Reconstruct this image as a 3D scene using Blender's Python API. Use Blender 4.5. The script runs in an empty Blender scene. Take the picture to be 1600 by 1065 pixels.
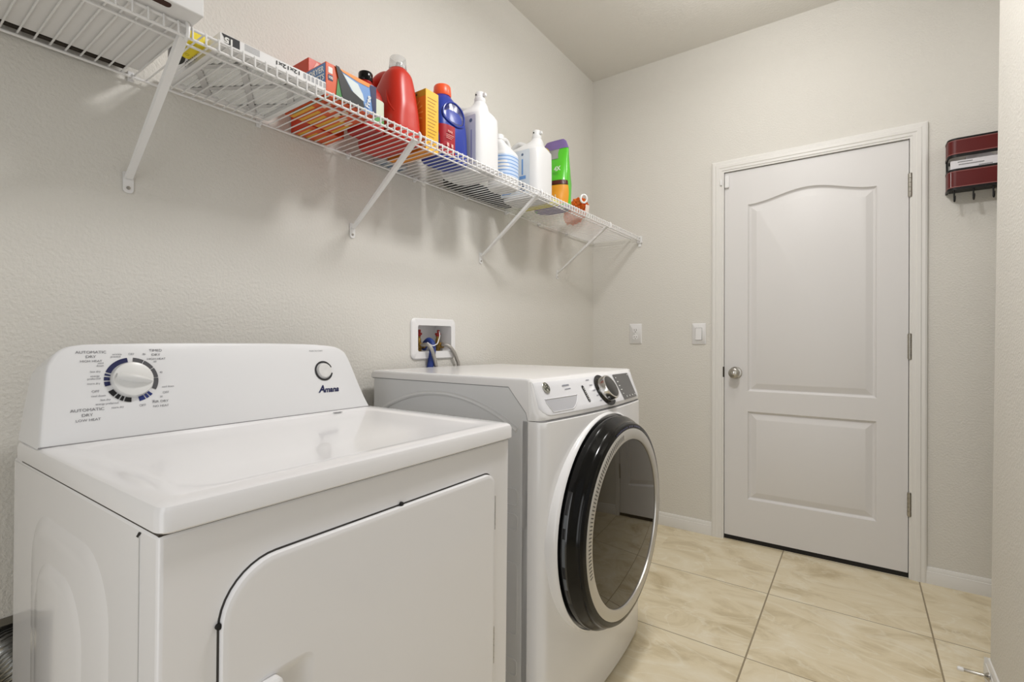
import bpy, bmesh, math, random
from mathutils import Vector, Matrix
random.seed(4)
PI = math.pi
S = bpy.context.scene
COL = S.collection

# ------------------------------------------------------------------ camera
cam_d = bpy.data.cameras.new('camera'); cam = bpy.data.objects.new('camera', cam_d); COL.objects.link(cam)
cam_d.sensor_width = 36.0; cam_d.lens = 36.0 * 765.142 / 1600.0; cam_d.clip_start = 0.02; cam_d.clip_end = 60
cam.location = (1.424, 0.0, 1.114)
cam.rotation_euler = (math.radians(90 - 0.199), 0, math.radians(35.295))
S.camera = cam
# ------------------------------------------------------------------ world, lights, exposure
W = bpy.data.worlds.new('world'); S.world = W; W.use_nodes = True
W.node_tree.nodes['Background'].inputs[0].default_value = (1.0, 0.99, 0.97, 1)
W.node_tree.nodes['Background'].inputs[1].default_value = 0.34
def area(name, loc, rot, size, power, col=(1, 1, 1), shape='DISK', size_y=None):
    l = bpy.data.lights.new(name, 'AREA'); l.energy = power; l.shape = shape; l.size = size
    if size_y: l.size_y = size_y
    l.color = col
    o = bpy.data.objects.new(name, l); COL.objects.link(o); o.location = loc; o.rotation_euler = rot
    return o
def globe(name, loc, radius, power, col):
    l = bpy.data.lights.new(name, 'POINT'); l.energy = power; l.shadow_soft_size = radius; l.color = col
    o = bpy.data.objects.new(name, l); COL.objects.link(o); o.location = loc
    return o
area('ceiling_lamp', (1.12, 1.30, 2.62), (0, 0, 0), 0.30, 20, (1.0, 0.985, 0.975))                 # lamp over the machines
globe('door_end_fill', (1.12, 2.10, 2.60), 0.11, 10.8, (1.0, 0.985, 0.975))                     # fill added for the door end, no lamp known there
globe('niche_fill', (2.3, 2.60, 2.30), 0.10, 2.0, (1.0, 0.985, 0.975))  # fill added to brighten the niche side, no lamp known there
area('back_fill_light', (1.3, -0.96, 1.2), (math.radians(90), 0, 0), 0.8, 10.5, (0.97, 0.985, 1.0), 'RECTANGLE', 2.1)   # unseen fill added behind the camera, in an opening cut for it
S.view_settings.view_transform = 'Standard'; S.view_settings.look = 'None'
S.view_settings.gamma = 1.0; S.view_settings.exposure = 0.0; S.view_settings.use_curve_mapping = False

# ------------------------------------------------------------------ materials
def lin(c):
    return tuple(((v / 255) / 12.92 if v / 255 <= 0.04045 else ((v / 255 + 0.055) / 1.055) ** 2.4) for v in c)
MATS = {}
def mat(name, rgb, rough=0.5, metal=0.0, bump=None, coat=0.0, trans=0.0, alpha=1.0, ior=1.45, spec=0.5):
    """rgb in 0-255 sRGB; bump = (noise scale, strength, distance)"""
    if name in MATS: return MATS[name]
    m = bpy.data.materials.new(name); m.use_nodes = True
    nt = m.node_tree; b = nt.nodes['Principled BSDF']
    b.inputs['Base Color'].default_value = (*lin(rgb), 1)
    b.inputs['Roughness'].default_value = rough; b.inputs['Metallic'].default_value = metal
    b.inputs['Coat Weight'].default_value = coat; b.inputs['Transmission Weight'].default_value = trans
    b.inputs['Alpha'].default_value = alpha; b.inputs['IOR'].default_value = ior
    b.inputs['Specular IOR Level'].default_value = spec
    if bump:
        tc = nt.nodes.new('ShaderNodeTexCoord'); n = nt.nodes.new('ShaderNodeTexNoise'); bp = nt.nodes.new('ShaderNodeBump')
        n.inputs['Scale'].default_value = bump[0]; n.inputs['Detail'].default_value = 3
        bp.inputs['Strength'].default_value = bump[1]; bp.inputs['Distance'].default_value = bump[2]
        nt.links.new(tc.outputs['Object'], n.inputs['Vector']); nt.links.new(n.outputs['Fac'], bp.inputs['Height'])
        nt.links.new(bp.outputs['Normal'], b.inputs['Normal'])
    MATS[name] = m
    return m
wall_m = mat('wall_paint', (218, 215, 208), 0.6, bump=(130, 0.55, 0.004))
ceil_m = mat('ceiling_paint', (222, 219, 212), 0.8, bump=(90, 0.4, 0.004))
trim_m = mat('trim_paint', (226, 224, 220), 0.35)
door_m = mat('door_paint', (220, 218, 217), 0.4)
enamel = mat('white_enamel', (238, 237, 238), 0.16, coat=0.3)
enamel2 = mat('washer_enamel', (238, 237, 237), 0.2, coat=0.2)
side_m = mat('washer_side_steel', (224, 225, 226), 0.35)
plastic_w = mat('white_plastic', (232, 231, 231), 0.3)
white_wire = mat('white_wire_coating', (232, 231, 230), 0.35)
dark = mat('dark_gap', (25, 23, 21), 0.7)
black_gl = mat('black_gloss', (8, 8, 8), 0.14, spec=0.35)
black_m = mat('black_matte', (14, 14, 15), 0.5)
chrome = mat('chrome', (215, 213, 210), 0.16, 1.0)
nickel = mat('satin_nickel', (176, 172, 164), 0.28, 1.0)
silver = mat('silver_plastic', (205, 202, 196), 0.3, 0.55)
brass = mat('brass', (150, 120, 62), 0.35, 0.9)
braid = mat('braided_steel', (178, 174, 168), 0.35, 0.8, bump=(600, 0.6, 0.002))
red_h = mat('red_handle', (150, 30, 26), 0.45)
blue_rub = mat('blue_rubber', (35, 58, 128), 0.5)
grey_ink = mat('grey_ink', (128, 128, 130), 0.6)
dk_ink = mat('dark_ink', (40, 42, 58), 0.6)
navy_ink = mat('navy_ink', (24, 30, 78), 0.5)
lt_ink = mat('pale_ink', (226, 226, 222), 0.5)
card_w = mat('white_card', (226, 225, 224), 0.6)

def floor_material():
    m = bpy.data.materials.new('cream_marble_tile'); m.use_nodes = True; nt = m.node_tree; L = nt.links
    b = nt.nodes['Principled BSDF']; N = nt.nodes.new
    tc = N('ShaderNodeTexCoord')
    sep = N('ShaderNodeSeparateXYZ'); L.new(tc.outputs['Object'], sep.inputs[0])
    def math_(op, a, bb=None, v=None):
        n = N('ShaderNodeMath'); n.operation = op
        if isinstance(a, (int, float)): n.inputs[0].default_value = a
        else: L.new(a, n.inputs[0])
        if bb is not None:
            if isinstance(bb, (int, float)): n.inputs[1].default_value = bb
            else: L.new(bb, n.inputs[1])
        return n.outputs[0]
    PX, PY, OX, OY = 0.5515, 0.527, 1.1025, 1.868
    def grid(s, o, p, hw):
        t = math_('DIVIDE', math_('SUBTRACT', s, o), p)
        f = math_('SUBTRACT', t, math_('ROUND', t))
        d = math_('MULTIPLY', math_('ABSOLUTE', f), p)
        return math_('LESS_THAN', d, hw), math_('FLOOR', t)
    gx, ix = grid(sep.outputs[0], OX, PX, 0.0028)
    gy, iy = grid(sep.outputs[1], OY, PY, 0.0020)
    gx = math_('MULTIPLY', gx, math_('GREATER_THAN', sep.outputs[0], 1.0))
    g = math_('MAXIMUM', gx, gy)
    # per tile offset of the pattern
    off = N('ShaderNodeCombineXYZ'); L.new(math_('MULTIPLY', ix, 3.7), off.inputs[0]); L.new(math_('MULTIPLY', iy, 5.3), off.inputs[1])
    L.new(math_('ADD', ix, math_('MULTIPLY', iy, 2.0)), off.inputs[2])
    add = N('ShaderNodeVectorMath'); add.operation = 'ADD'; L.new(tc.outputs['Object'], add.inputs[0]); L.new(off.outputs[0], add.inputs[1])
    rot = N('ShaderNodeMapping'); rot.inputs['Rotation'].default_value = (0, 0, math.radians(32)); rot.inputs['Scale'].default_value = (1.0, 1.9, 1)
    L.new(add.outputs[0], rot.inputs[0])
    n1 = N('ShaderNodeTexNoise'); n1.inputs['Scale'].default_value = 3.4; n1.inputs['Detail'].default_value = 9; n1.inputs['Roughness'].default_value = 0.62
    n1.inputs['Distortion'].default_value = 0.9; L.new(rot.outputs[0], n1.inputs['Vector'])
    r1 = N('ShaderNodeValToRGB'); e = r1.color_ramp.elements
    e[0].position = 0.30; e[0].color = (*lin((196, 179, 143)), 1); e[1].position = 0.72; e[1].color = (*lin((236, 227, 204)), 1)
    x = r1.color_ramp.elements.new(0.5); x.color = (*lin((225, 212, 182)), 1)
    L.new(n1.outputs['Fac'], r1.inputs[0])
    n2 = N('ShaderNodeTexNoise'); n2.inputs['Scale'].default_value = 2.2; n2.inputs['Detail'].default_value = 5; n2.inputs['Distortion'].default_value = 2.0
    L.new(rot.outputs[0], n2.inputs['Vector'])
    v = math_('ABSOLUTE', math_('SUBTRACT', n2.outputs['Fac'], 0.5))
    r2 = N('ShaderNodeValToRGB'); r2.color_ramp.elements[0].position = 0.0; r2.color_ramp.elements[0].color = (1, 1, 1, 1)
    r2.color_ramp.elements[1].position = 0.022; r2.color_ramp.elements[1].color = (0, 0, 0, 1); L.new(v, r2.inputs[0])
    mx = N('ShaderNodeMixRGB'); mx.inputs[2].default_value = (*lin((243, 238, 222)), 1); L.new(math_('MULTIPLY', r2.outputs[0], 0.35), mx.inputs[0]); L.new(r1.outputs[0], mx.inputs[1])
    mg = N('ShaderNodeMixRGB'); mg.inputs[2].default_value = (*lin((148, 134, 108)), 1); L.new(g, mg.inputs[0]); L.new(mx.outputs[0], mg.inputs[1])
    L.new(mg.outputs[0], b.inputs['Base Color'])
    b.inputs['Roughness'].default_value = 0.38
    bp = N('ShaderNodeBump'); bp.inputs['Strength'].default_value = 0.35; bp.inputs['Distance'].default_value = 0.004
    L.new(math_('SUBTRACT', math_('MULTIPLY', n1.outputs['Fac'], 0.6), g), bp.inputs['Height']); L.new(bp.outputs['Normal'], b.inputs['Normal'])
    return m
floor_m = floor_material()

# ------------------------------------------------------------------ mesh helpers
def new(): return bmesh.new()
def obj(name, bm, m=None, parent=None, bevel=0, seg=3, smooth=True, angle=35, kind=None, subsurf=0):
    me = bpy.data.meshes.new(name)
    bmesh.ops.recalc_face_normals(bm, faces=bm.faces)
    bm.to_mesh(me); bm.free()
    if m: me.materials.append(m)
    if smooth:
        for p in me.polygons: p.use_smooth = True
        me.set_sharp_from_angle(angle=math.radians(angle))
    o = bpy.data.objects.new(name, me); COL.objects.link(o)
    if parent: o.parent = parent
    if bevel:
        md = o.modifiers.new('bevel', 'BEVEL'); md.width = bevel; md.segments = seg; md.limit_method = 'ANGLE'; md.angle_limit = math.radians(40)
        md.harden_normals = False
    if subsurf:
        md = o.modifiers.new('subsurf', 'SUBSURF'); md.levels = subsurf; md.render_levels = subsurf
    if kind: o['kind'] = kind
    return o
def empty(name, loc=(0, 0, 0), rot=(0, 0, 0)):
    o = bpy.data.objects.new(name, None); COL.objects.link(o); o.location = loc; o.rotation_euler = rot; o.empty_display_size = 0.05
    return o
def tag(o, label, cat, group=None, kind=None):
    o['label'] = label; o['category'] = cat
    if group: o['group'] = group
    if kind: o['kind'] = kind
    return o
def box(bm, a, b, M=None):
    vs = [bm.verts.new((x, y, z)) for x in (a[0], b[0]) for y in (a[1], b[1]) for z in (a[2], b[2])]
    for f in ((0, 1, 3, 2), (4, 6, 7, 5), (0, 4, 5, 1), (2, 3, 7, 6), (0, 2, 6, 4), (1, 5, 7, 3)): bm.faces.new([vs[i] for i in f])
    if M is not None: bmesh.ops.transform(bm, matrix=M, verts=vs)
    return vs
def loft(bm, rings, close=True, caps=True, M=None):
    R = [[bm.verts.new(p) for p in r] for r in rings]
    n = len(R[0])
    for a, b in zip(R, R[1:]):
        for i in range(n if close else n - 1):
            j = (i + 1) % n
            bm.faces.new((a[i], a[j], b[j], b[i]))
    if caps and close:
        bm.faces.new(list(reversed(R[0]))); bm.faces.new(R[-1])
    if M is not None: bmesh.ops.transform(bm, matrix=M, verts=[v for r in R for v in r])
    return R
def catmull(pts, n=8, closed=False):
    P = [Vector(p) for p in pts]
    if len(P) < 3: return P
    out = []; N = len(P)
    rng = N if closed else N - 1
    for i in range(rng):
        if closed: p0, p1, p2, p3 = P[(i - 1) % N], P[i], P[(i + 1) % N], P[(i + 2) % N]
        else: p0, p1, p2, p3 = P[max(i - 1, 0)], P[i], P[i + 1], P[min(i + 2, N - 1)]
        for k in range(n):
            t = k / n
            out.append(0.5 * ((2 * p1) + (p2 - p0) * t + (2 * p0 - 5 * p1 + 4 * p2 - p3) * t * t + (3 * p1 - p0 - 3 * p2 + p3) * t ** 3))
    if not closed: out.append(P[-1])
    return out
def tube(bm, pts, r, seg=10, closed=False, flat=1.0):
    """r a number or one radius per point"""
    P = [Vector(p) for p in pts]; n = len(P); rings = []
    up = None
    for i, p in enumerate(P):
        if closed: t = P[(i + 1) % n] - P[i - 1]
        else: t = P[min(i + 1, n - 1)] - P[max(i - 1, 0)]
        t.normalize()
        if up is None:
            up = t.orthogonal().normalized()
        else:
            up = (up - t * up.dot(t)).normalized()
        s = t.cross(up)
        rr = r[i] if isinstance(r, (list, tuple)) else r
        rings.append([p + (up * math.cos(a) * flat + s * math.sin(a)) * rr for a in [2 * PI * k / seg for k in range(seg)]])
    if closed: rings.append(rings[0]); 
    loft(bm, rings, caps=not closed)
def lathe(bm, prof, M=None, seg=40, cap=True):
    """profile of (radius, height) about local z"""
    rings = [[Vector((max(r, 1e-5) * math.cos(2 * PI * k / seg), max(r, 1e-5) * math.sin(2 * PI * k / seg), h)) for k in range(seg)] for r, h in prof]
    loft(bm, rings, caps=cap, M=M)
def frame(o, x, y):
    x = Vector(x).normalized(); y = Vector(y).normalized(); z = x.cross(y)
    return Matrix(((x[0], y[0], z[0], o[0]), (x[1], y[1], z[1], o[1]), (x[2], y[2], z[2], o[2]), (0, 0, 0, 1)))
def poly(bm, pts, M=None, th=0.0):
    """flat printed shape (2D outline) in the frame M, th = thickness"""
    vs = [bm.verts.new((p[0], p[1], th)) for p in pts]
    bm.faces.new(vs); allv = vs
    if th > 0:
        v0 = [bm.verts.new((p[0], p[1], 0)) for p in pts]; n = len(pts)
        for i in range(n): bm.faces.new((v0[i], v0[(i + 1) % n], vs[(i + 1) % n], vs[i]))
        allv = vs + v0
    if M is not None: bmesh.ops.transform(bm, matrix=M, verts=allv)
def rrect(x0, y0, x1, y1, r, n=6):
    rs = r if isinstance(r, (list, tuple)) else (r,) * 4     # bl, br, tr, tl
    out = []
    for (cx, cy, a0, rr) in ((x0, y0, PI, rs[0]), (x1, y0, 1.5 * PI, rs[1]), (x1, y1, 0, rs[2]), (x0, y1, .5 * PI, rs[3])):
        sx = 1 if cx == x0 else -1; sy = 1 if cy == y0 else -1
        for k in range(n + 1):
            a = a0 + .5 * PI * k / n
            out.append((cx + sx * rr + rr * math.cos(a), cy + sy * rr + rr * math.sin(a)))
    return out
def circ(cx, cy, r, n=32, ry=None): return [(cx + r * math.cos(2 * PI * k / n), cy + (ry or r) * math.sin(2 * PI * k / n)) for k in range(n)]
def arcband(bm, M, r0, r1, a0, a1, th=0.0006, n=None, cx=0, cy=0):
    n = n or max(2, int(abs(a1 - a0) / 5)); A = [math.radians(a0 + (a1 - a0) * k / n) for k in range(n + 1)]
    pts = [(cx + r1 * math.cos(a), cy + r1 * math.sin(a)) for a in A] + [(cx + r0 * math.cos(a), cy + r0 * math.sin(a)) for a in reversed(A)]
    poly(bm, pts, M, th)
def holed(bm, outer, holes, M=None):
    """flat polygon with holes (2D), returns loops of verts"""
    loops = []
    edges = []
    for L in [outer] + holes:
        vs = [bm.verts.new((p[0], p[1], 0)) for p in L]
        es = [bm.edges.new((vs[i], vs[(i + 1) % len(vs)])) for i in range(len(vs))]
        loops.append(vs); edges += es
    bmesh.ops.triangle_fill(bm, use_beauty=True, use_dissolve=False, edges=edges)
    if M is not None: bmesh.ops.transform(bm, matrix=M, verts=[v for l in loops for v in l])
    return loops
def bridge(bm, A, B):
    n = len(A)
    for i in range(n): bm.faces.new((A[i], A[(i + 1) % n], B[(i + 1) % n], B[i]))
def text(bm, s, size, M, align='CENTER', shear=0.0, bold=0.0, space=1.0, sx=1.0):
    cu = bpy.data.curves.new('t', 'FONT'); cu.body = s; cu.size = size; cu.align_x = align; cu.align_y = 'CENTER'; cu.shear = shear
    cu.offset = bold; cu.space_character = space; cu.resolution_u = 3
    o = bpy.data.objects.new('t', cu)
    me = bpy.data.meshes.new_from_object(o)
    me.transform(Matrix.Diagonal((sx, 1, 1, 1))); me.transform(M @ Matrix.Translation((0, 0, 0.0006)))
    bm.from_mesh(me)
    bpy.data.objects.remove(o); bpy.data.curves.remove(cu); bpy.data.meshes.remove(me)
def scrawl(bm, n, size, M, align='CENTER'):
    """a line of print too small to read: n short strokes"""
    w = size * .55; L = n * w * 1.25; x0 = {'CENTER': -L / 2, 'LEFT': 0, 'RIGHT': -L}[align]
    for k in range(n): poly(bm, rrect(x0 + k * w * 1.25, -size * .28, x0 + k * w * 1.25 + w, size * .28, size * .05, 1), M @ Matrix.Translation((0, 0, .0004)), .0002)
def sup(cx, cy, z, hx, hy, e=3.0, n=40, yaw=0.0):
    out = []
    for k in range(n):
        a = 2 * PI * k / n; c, s = math.cos(a), math.sin(a)
        x = hx * math.copysign(abs(c) ** (2 / e), c); y = hy * math.copysign(abs(s) ** (2 / e), s)
        out.append(Vector((cx + x * math.cos(yaw) - y * math.sin(yaw), cy + x * math.sin(yaw) + y * math.cos(yaw), z)))
    return out
def Fp(o): return frame(o, (0, 1, 0), (0, 0, 1))      # a face looking to +x
def Fm(o): return frame(o, (1, 0, 0), (0, 0, 1))      # a face looking to -y
def struct(name, bm, m, label=None, cat=None, **k):
    o = obj(name, bm, m, kind='structure', **k)
    if label: o['label'] = label; o['category'] = cat
    return o

# ------------------------------------------------------------------ the room
D, H = 2.93, 2.797
Y0 = -0.95
bm = new(); box(bm, (-0.1, Y0, -0.1), (3.0, D + 0.4, 0.0)); struct('floor', bm, floor_m, 'cream marbled square floor tiles with dark grout', 'floor', smooth=False)
bm = new(); box(bm, (-0.1, Y0, H), (3.0, D + 0.1, H + 0.1)); struct('ceiling', bm, ceil_m, 'plain greige textured ceiling above the laundry room', 'ceiling', smooth=False)
# left wall with the opening of the washer supply box and of the dryer vent box
OB = (1.36, 1.065, 1.553, 1.170)
bm = new()
loops = holed(bm, [(Y0, 0), (D, 0), (D, H), (Y0, H)], [rrect(OB[0], OB[1], OB[2], OB[3], .008, 3), rrect(0.10, 0.16, 0.40, 0.53, .004, 2)], Fp((0, 0, 0)))
struct('wall_left', bm, wall_m, 'greige textured wall behind the shelf and the machines', 'wall', smooth=False)
DX0, DX1, DZ = 0.808, 1.616, 2.045
CW = 0.063
bm = new()
holed(bm, [(0, 0), (DX0 - .012, 0), (DX0 - .012, DZ + .012), (DX1 + .012, DZ + .012), (DX1 + .012, 0), (3.0, 0), (3.0, H), (0, H)], [], Fm((0, D, 0)))
struct('wall_far', bm, wall_m, 'greige far wall around the white door', 'wall', smooth=False)
# right wall: end corner leans a little, then steps back into a niche
RX, RY = 1.778, 2.20
RY0 = 1.40                    # wall ends here unseen, leaving an opening added to let world light in
bm = new()
lean = 0.018
loft(bm, [[(RX, RY0, 0), (RX - .004, RY, 0), (3.0, RY, 0), (3.0, RY0, 0)], [(RX + lean, RY0, H), (RX + lean, RY, H), (3.0, RY, H), (3.0, RY0, H)]])
struct('wall_right', bm, wall_m, 'pale wall end close by on the right', 'wall', bevel=.012, smooth=True)
bm = new(); holed(bm, [(-.1, 0), (.9, 0), (.9, 2.25), (1.7, 2.25), (1.7, 0), (3.0, 0), (3.0, H), (-.1, H)], [], Fm((0, Y0, 0))); struct('wall_back', bm, wall_m, 'greige wall behind the camera', 'wall', smooth=False)  # opening in this unseen wall is added to hold the fill light
bm = new(); box(bm, (2.7, RY, 0), (2.8, D, H)); struct('wall_niche', bm, wall_m, 'side wall of the niche beyond the right wall end', 'wall', smooth=False)

BBP = [(0, 0), (0.014, 0), (0.014, 0.046), (0.012, 0.050), (0.012, 0.054), (0.0095, 0.056), (0.0085, 0.066), (0.005, 0.073), (0, 0.075)]
def baseboard(name, a, b, inward, label):
    bm = new(); a = Vector((*a, 0)); b = Vector((*b, 0)); n = Vector((*inward, 0))
    loft(bm, [[p + n * u + Vector((0, 0, v)) for u, v in BBP] for p in (a, b)])
    struct(name, bm, trim_m, label, 'baseboard', angle=30)
baseboard('baseboard_left', (0, Y0), (0, D), (1, 0), 'white baseboard along the wall behind the machines')
baseboard('baseboard_far', (0, D), (DX0 - CW, D), (0, -1), 'white baseboard between washer and door casing')
baseboard('baseboard_niche', (DX1 + CW, D), (2.7, D), (0, -1), 'white baseboard right of the door casing')
baseboard('baseboard_right', (RX - .002, RY0), (RX - .002, RY), (-1, 0), 'white baseboard at the foot of the right wall end')
baseboard('baseboard_return', (RX - .016, RY), (2.7, RY), (0, 1), 'white baseboard round the back of the right wall end')

# door casing (profiled, mitred)
CP = [(0, 0), (0, .009), (.008, .011), (.010, .014), (.022, .0145), (.026, .017), (.040, .0175), (.044, .015), (.056, .0165), (.0635, .013), (.0635, 0)]
bm = new()
x0, x1, zt = DX0, DX1, DZ
rings = [[(x0 - w, D - d, 0) for w, d in CP], [(x0 - w, D - d, zt + w) for w, d in CP], [(x1 + w, D - d, zt + w) for w, d in CP], [(x1 + w, D - d, 0) for w, d in CP]]
loft(bm, rings)
struct('trim_1', bm, trim_m, 'white moulded casing round the door', 'door casing', angle=25)
bm = new()
for a, b in (((x0 - .012, D - .002, 0), (x0 - .0005, D + .11, zt + .012)), ((x1 + .0035, D - .002, 0), (x1 + .012, D + .11, zt + .012)), ((x0 - .012, D - .002, zt + .0015), (x1 + .012, D + .11, zt + .012)),
             ((x0, D + .045, 0), (x0 + .02, D + .06, zt)), ((x1 - .02, D + .045, 0), (x1 + .003, D + .06, zt)), ((x0, D + .045, zt - .02), (x1, D + .06, zt + .002))): box(bm, a, b)
struct('trim_2', bm, trim_m, 'white door jamb inside the casing', 'door jamb', smooth=False)
bm = new(); box(bm, (x0 - .012, D + .07, 0), (x1 + .012, D + .10, zt + .012)); struct('shade_sheet_behind_door', bm, dark, 'dark sheet for the shade behind the closed door', 'wall', smooth=False)  # sheet painted dark for the shade behind the closed door

# the door
DY = D + .002
door = empty('door_1', (DX0, DY, 0)); tag(door, 'white two-panel interior door with arched upper panel', 'door', kind='structure')
dw = DX1 - DX0
bm = new()
def panel_outline(i, top):
    a, b = .1205 + i, .6865 - i
    if top:
        z0, zs, ar = .830 + i, 1.850 - i, .050
        pts = [(a, z0), (b, z0)]
        for k in range(0, 29):
            t = k / 28; x = b + (a - b) * t
            pts.append((x, zs + ar * math.sin(PI * (1 - t)) ** 2 * (1 - .12 * i / .03)))
    else:
        z0, z1 = .238 + i, .720 - i
        pts = [(a, z0), (b, z0), (b, z1), (a, z1)]
    return pts
Fd = Fm((0, 0, 0))
outer = [(0.002, 0.024), (dw - .0025, 0.024), (dw - .0025, zt - .002), (0.002, zt - .002)]
hs = [panel_outline(0, True), panel_outline(0, False)]
loops = holed(bm, outer, hs, Fd)
for L, top in ((loops[1], True), (loops[2], False)):
    prev = L
    for ins, dep in ((.005, .008), (.010, .0115), (.014, .0115), (.040, .0020), (.046, .0005)):
        cur = [bm.verts.new(Fd @ Vector((p[0], p[1], -dep))) for p in panel_outline(ins, top)]
        bridge(bm, prev, cur); prev = cur
    bm.faces.new(prev)
L = loops[0]
back = [bm.verts.new(v.co + Vector((0, .035, 0))) for v in L]; bridge(bm, L, back); bm.faces.new(back)
slab = obj('door_slab', bm, door_m, door, angle=18)
bm = new(); box(bm, (0.0, .003, .0), (dw, .034, .0235)); obj('door_gap_shade', bm, dark, door, smooth=False)  # dark strip painted as the shaded gap under the door
kx, kz = .0595, .929
MK = frame((kx, 0, kz), (1, 0, 0), (0, 0, 1))
bm = new(); lathe(bm, [(.0335, 0), (.0335, .004), (.031, .0075), (.024, .009), (.013, .010), (.012, .028), (.018, .032), (.0265, .040), (.0285, .049), (.026, .057), (.016, .0615), (.0, .0625)], MK)
knob = obj('door_knob', bm, nickel, door)
bm = new(); lathe(bm, [(.0085, .0615), (.0085, .066), (.006, .0675), (0, .0675)], MK, 20); obj('lock_button', bm, chrome, knob)
bm = new(); box(bm, (-.0065, -.0125, .902), (.0012, .004, .962)); obj('strike_plate', bm, mat('aged_bronze', (62, 54, 44), .4, .8), door, bevel=.003)
for z0, z1 in ((1.777, 1.881), (1.024, 1.137), (.294, .399)):
    bm = new()
    zc = (z0 + z1) / 2; h = (z1 - z0) / 2
    n = 5
    for k in range(n):
        a = zc - h + 2 * h * k / n + .0006; b = zc - h + 2 * h * (k + 1) / n - .0006
        lathe(bm, [(.0090, a), (.0090, b)], Matrix.Translation((dw + .002, -.0095, 0)), 16)
    lathe(bm, [(.0035, zc - h - .005), (.0078, zc - h - .003), (.0078, zc - h)], Matrix.Translation((dw + .002, -.0095, 0)), 12)
    lathe(bm, [(.0078, zc + h), (.0078, zc + h + .003), (.0035, zc + h + .005)], Matrix.Translation((dw + .002, -.0095, 0)), 12)
    box(bm, (dw - .004, -.0060, zc - h), (dw + .013, .0012, zc + h))
    obj('hinge', bm, nickel, door)

# contact sensor in the door's top left corner
sn = empty('door_sensor', (0.806, D, 1.99)); tag(sn, 'small white contact sensor at the top left corner of the door', 'sensor')
bm = new(); box(bm, (.006, -.012, -.033), (.028, .0018, .033)); obj('sensor_body', bm, plastic_w, sn, bevel=.003)
bm = new(); box(bm, (-.016, -.024, -.018), (-.006, -.0115, .014)); obj('magnet', bm, plastic_w, sn, bevel=.002)

# ------------------------------------------------------------------ outlet and switch on the far wall
def plate(name, xc, zc, w, h, label, cat):
    r = empty(name, (xc, D, zc)); tag(r, label, cat)
    bm = new(); loft(bm, [[Vector((p[0], -d, p[1])) for p in rrect(-w / 2 + i, -h / 2 + i, w / 2 - i, h / 2 - i, .004)] for i, d in ((0, 0), (0, .003), (.003, .0065))])
    obj('wall_plate', bm, plastic_w, r, angle=50)
    return r
r = plate('power_outlet', .293, 1.148, .078, .124, 'white duplex power outlet on the far wall above the washer', 'outlet')
for dz in (.021, -.021):
    bm = new(); loft(bm, [[Vector((p[0], -d, p[1] + dz)) for p in rrect(-.0165, -.0145, .0165, .0145, .009)] for d in (.0055, .0085)]); f = obj('receptacle', bm, plastic_w, r)
    bm = new()
    box(bm, (-.0075, -.0089, dz - .002), (-.0053, -.0080, dz + .007)); box(bm, (.0053, -.0089, dz - .002), (.0075, -.0080, dz + .007))
    poly(bm, circ(0, dz - .0085, .0025, 12), Fm((0, -.0080, 0)), .0009); obj('slots', bm, dark, f, smooth=False)
bm = new(); lathe(bm, [(.0028, .006), (.0028, .0078), (0, .008)], frame((0, 0, 0), (1, 0, 0), (0, 0, 1)), 12); obj('screw', bm, plastic_w, r)
r = plate('light_switch', .6725, 1.145, .076, .122, 'white rocker light switch beside the door casing', 'light switch')
bm = new(); loft(bm, [[Vector((p[0], -d - (.0035 if p[1] < -.03 else 0), p[1])) for p in rrect(-.017, -.034, .017, .034, .002)] for d in (.0055, .009)]); obj('rocker', bm, plastic_w, r)
bm = new(); poly(bm, rrect(-.0185, -.0355, .0185, .0355, .002), Fm((0, -.0062, 0)), .0005); obj('rocker_gap', bm, grey_ink, r, smooth=False)
for z in (.048, -.048):
    bm = new(); lathe(bm, [(.0026, .006), (.0026, .0074), (0, .0076)], frame((0, 0, z), (1, 0, 0), (0, 0, 1)), 12); obj('screw', bm, plastic_w, r)

# ------------------------------------------------------------------ wall basket at the right
bk_frame = mat('black_iron', (16, 14, 14), .45, .3)
wood_red = mat('red_leather', (90, 5, 4), .42, bump=(60, .2, .001))
B0, B1, BD = 1.742, 2.09, .085
bs = empty('wall_basket', (B0, D, 1.765)); tag(bs, 'black framed wall basket with two dark red bands and hooks', 'wall basket')
bw = B1 - B0
def band_path(ins=0, r=.028, n=8):
    pts = [(0 + ins, -.002)]
    for k in range(n + 1):
        a = PI + .5 * PI * k / n
        pts.append((r + (r - ins) * math.cos(a), -BD + ins + r + (r - ins) * math.sin(a) - ins))
    for k in range(n + 1):
        a = 1.5 * PI + .5 * PI * k / n
        pts.append((bw - r + (r - ins) * math.cos(a), -BD + r + (r - ins) * math.sin(a)))
    pts.append((bw - ins, -.002))
    return pts
def band(z0, z1, th, m, name, out=0.0):
    bm = new(); P = [Vector((x, y, 0)) for x, y in band_path()]
    n = len(P); rows = []
    for i, p in enumerate(P):
        t = (P[min(i + 1, n - 1)] - P[max(i - 1, 0)]).normalized(); nr = Vector((t.y, -t.x, 0))
        o = p + nr * out; q = o - nr * th
        rows.append([Vector((o.x, o.y, z0)), Vector((o.x, o.y, z1)), Vector((q.x, q.y, z1)), Vector((q.x, q.y, z0))])
    loft(bm, rows); return obj(name, bm, m, bs, angle=40)
for z0, z1 in ((.008, .078), (.150, .212)):
    band(z0, z1, .003, wood_red, 'red_band')
for z0, z1 in ((-.004, .0065), (.079, .087), (.138, .149), (.213, .2195)):
    band(z0, z1, .006, bk_frame, 'frame_rail', .0015)
for z0, z1 in ((.0075, .0105), (.0745, .0775), (.151, .154), (.209, .2115)):
    band(z0, z1, .0012, mat('pink_piping', (150, 92, 88), .5), 'piping', .0008)
bm = new()
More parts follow.
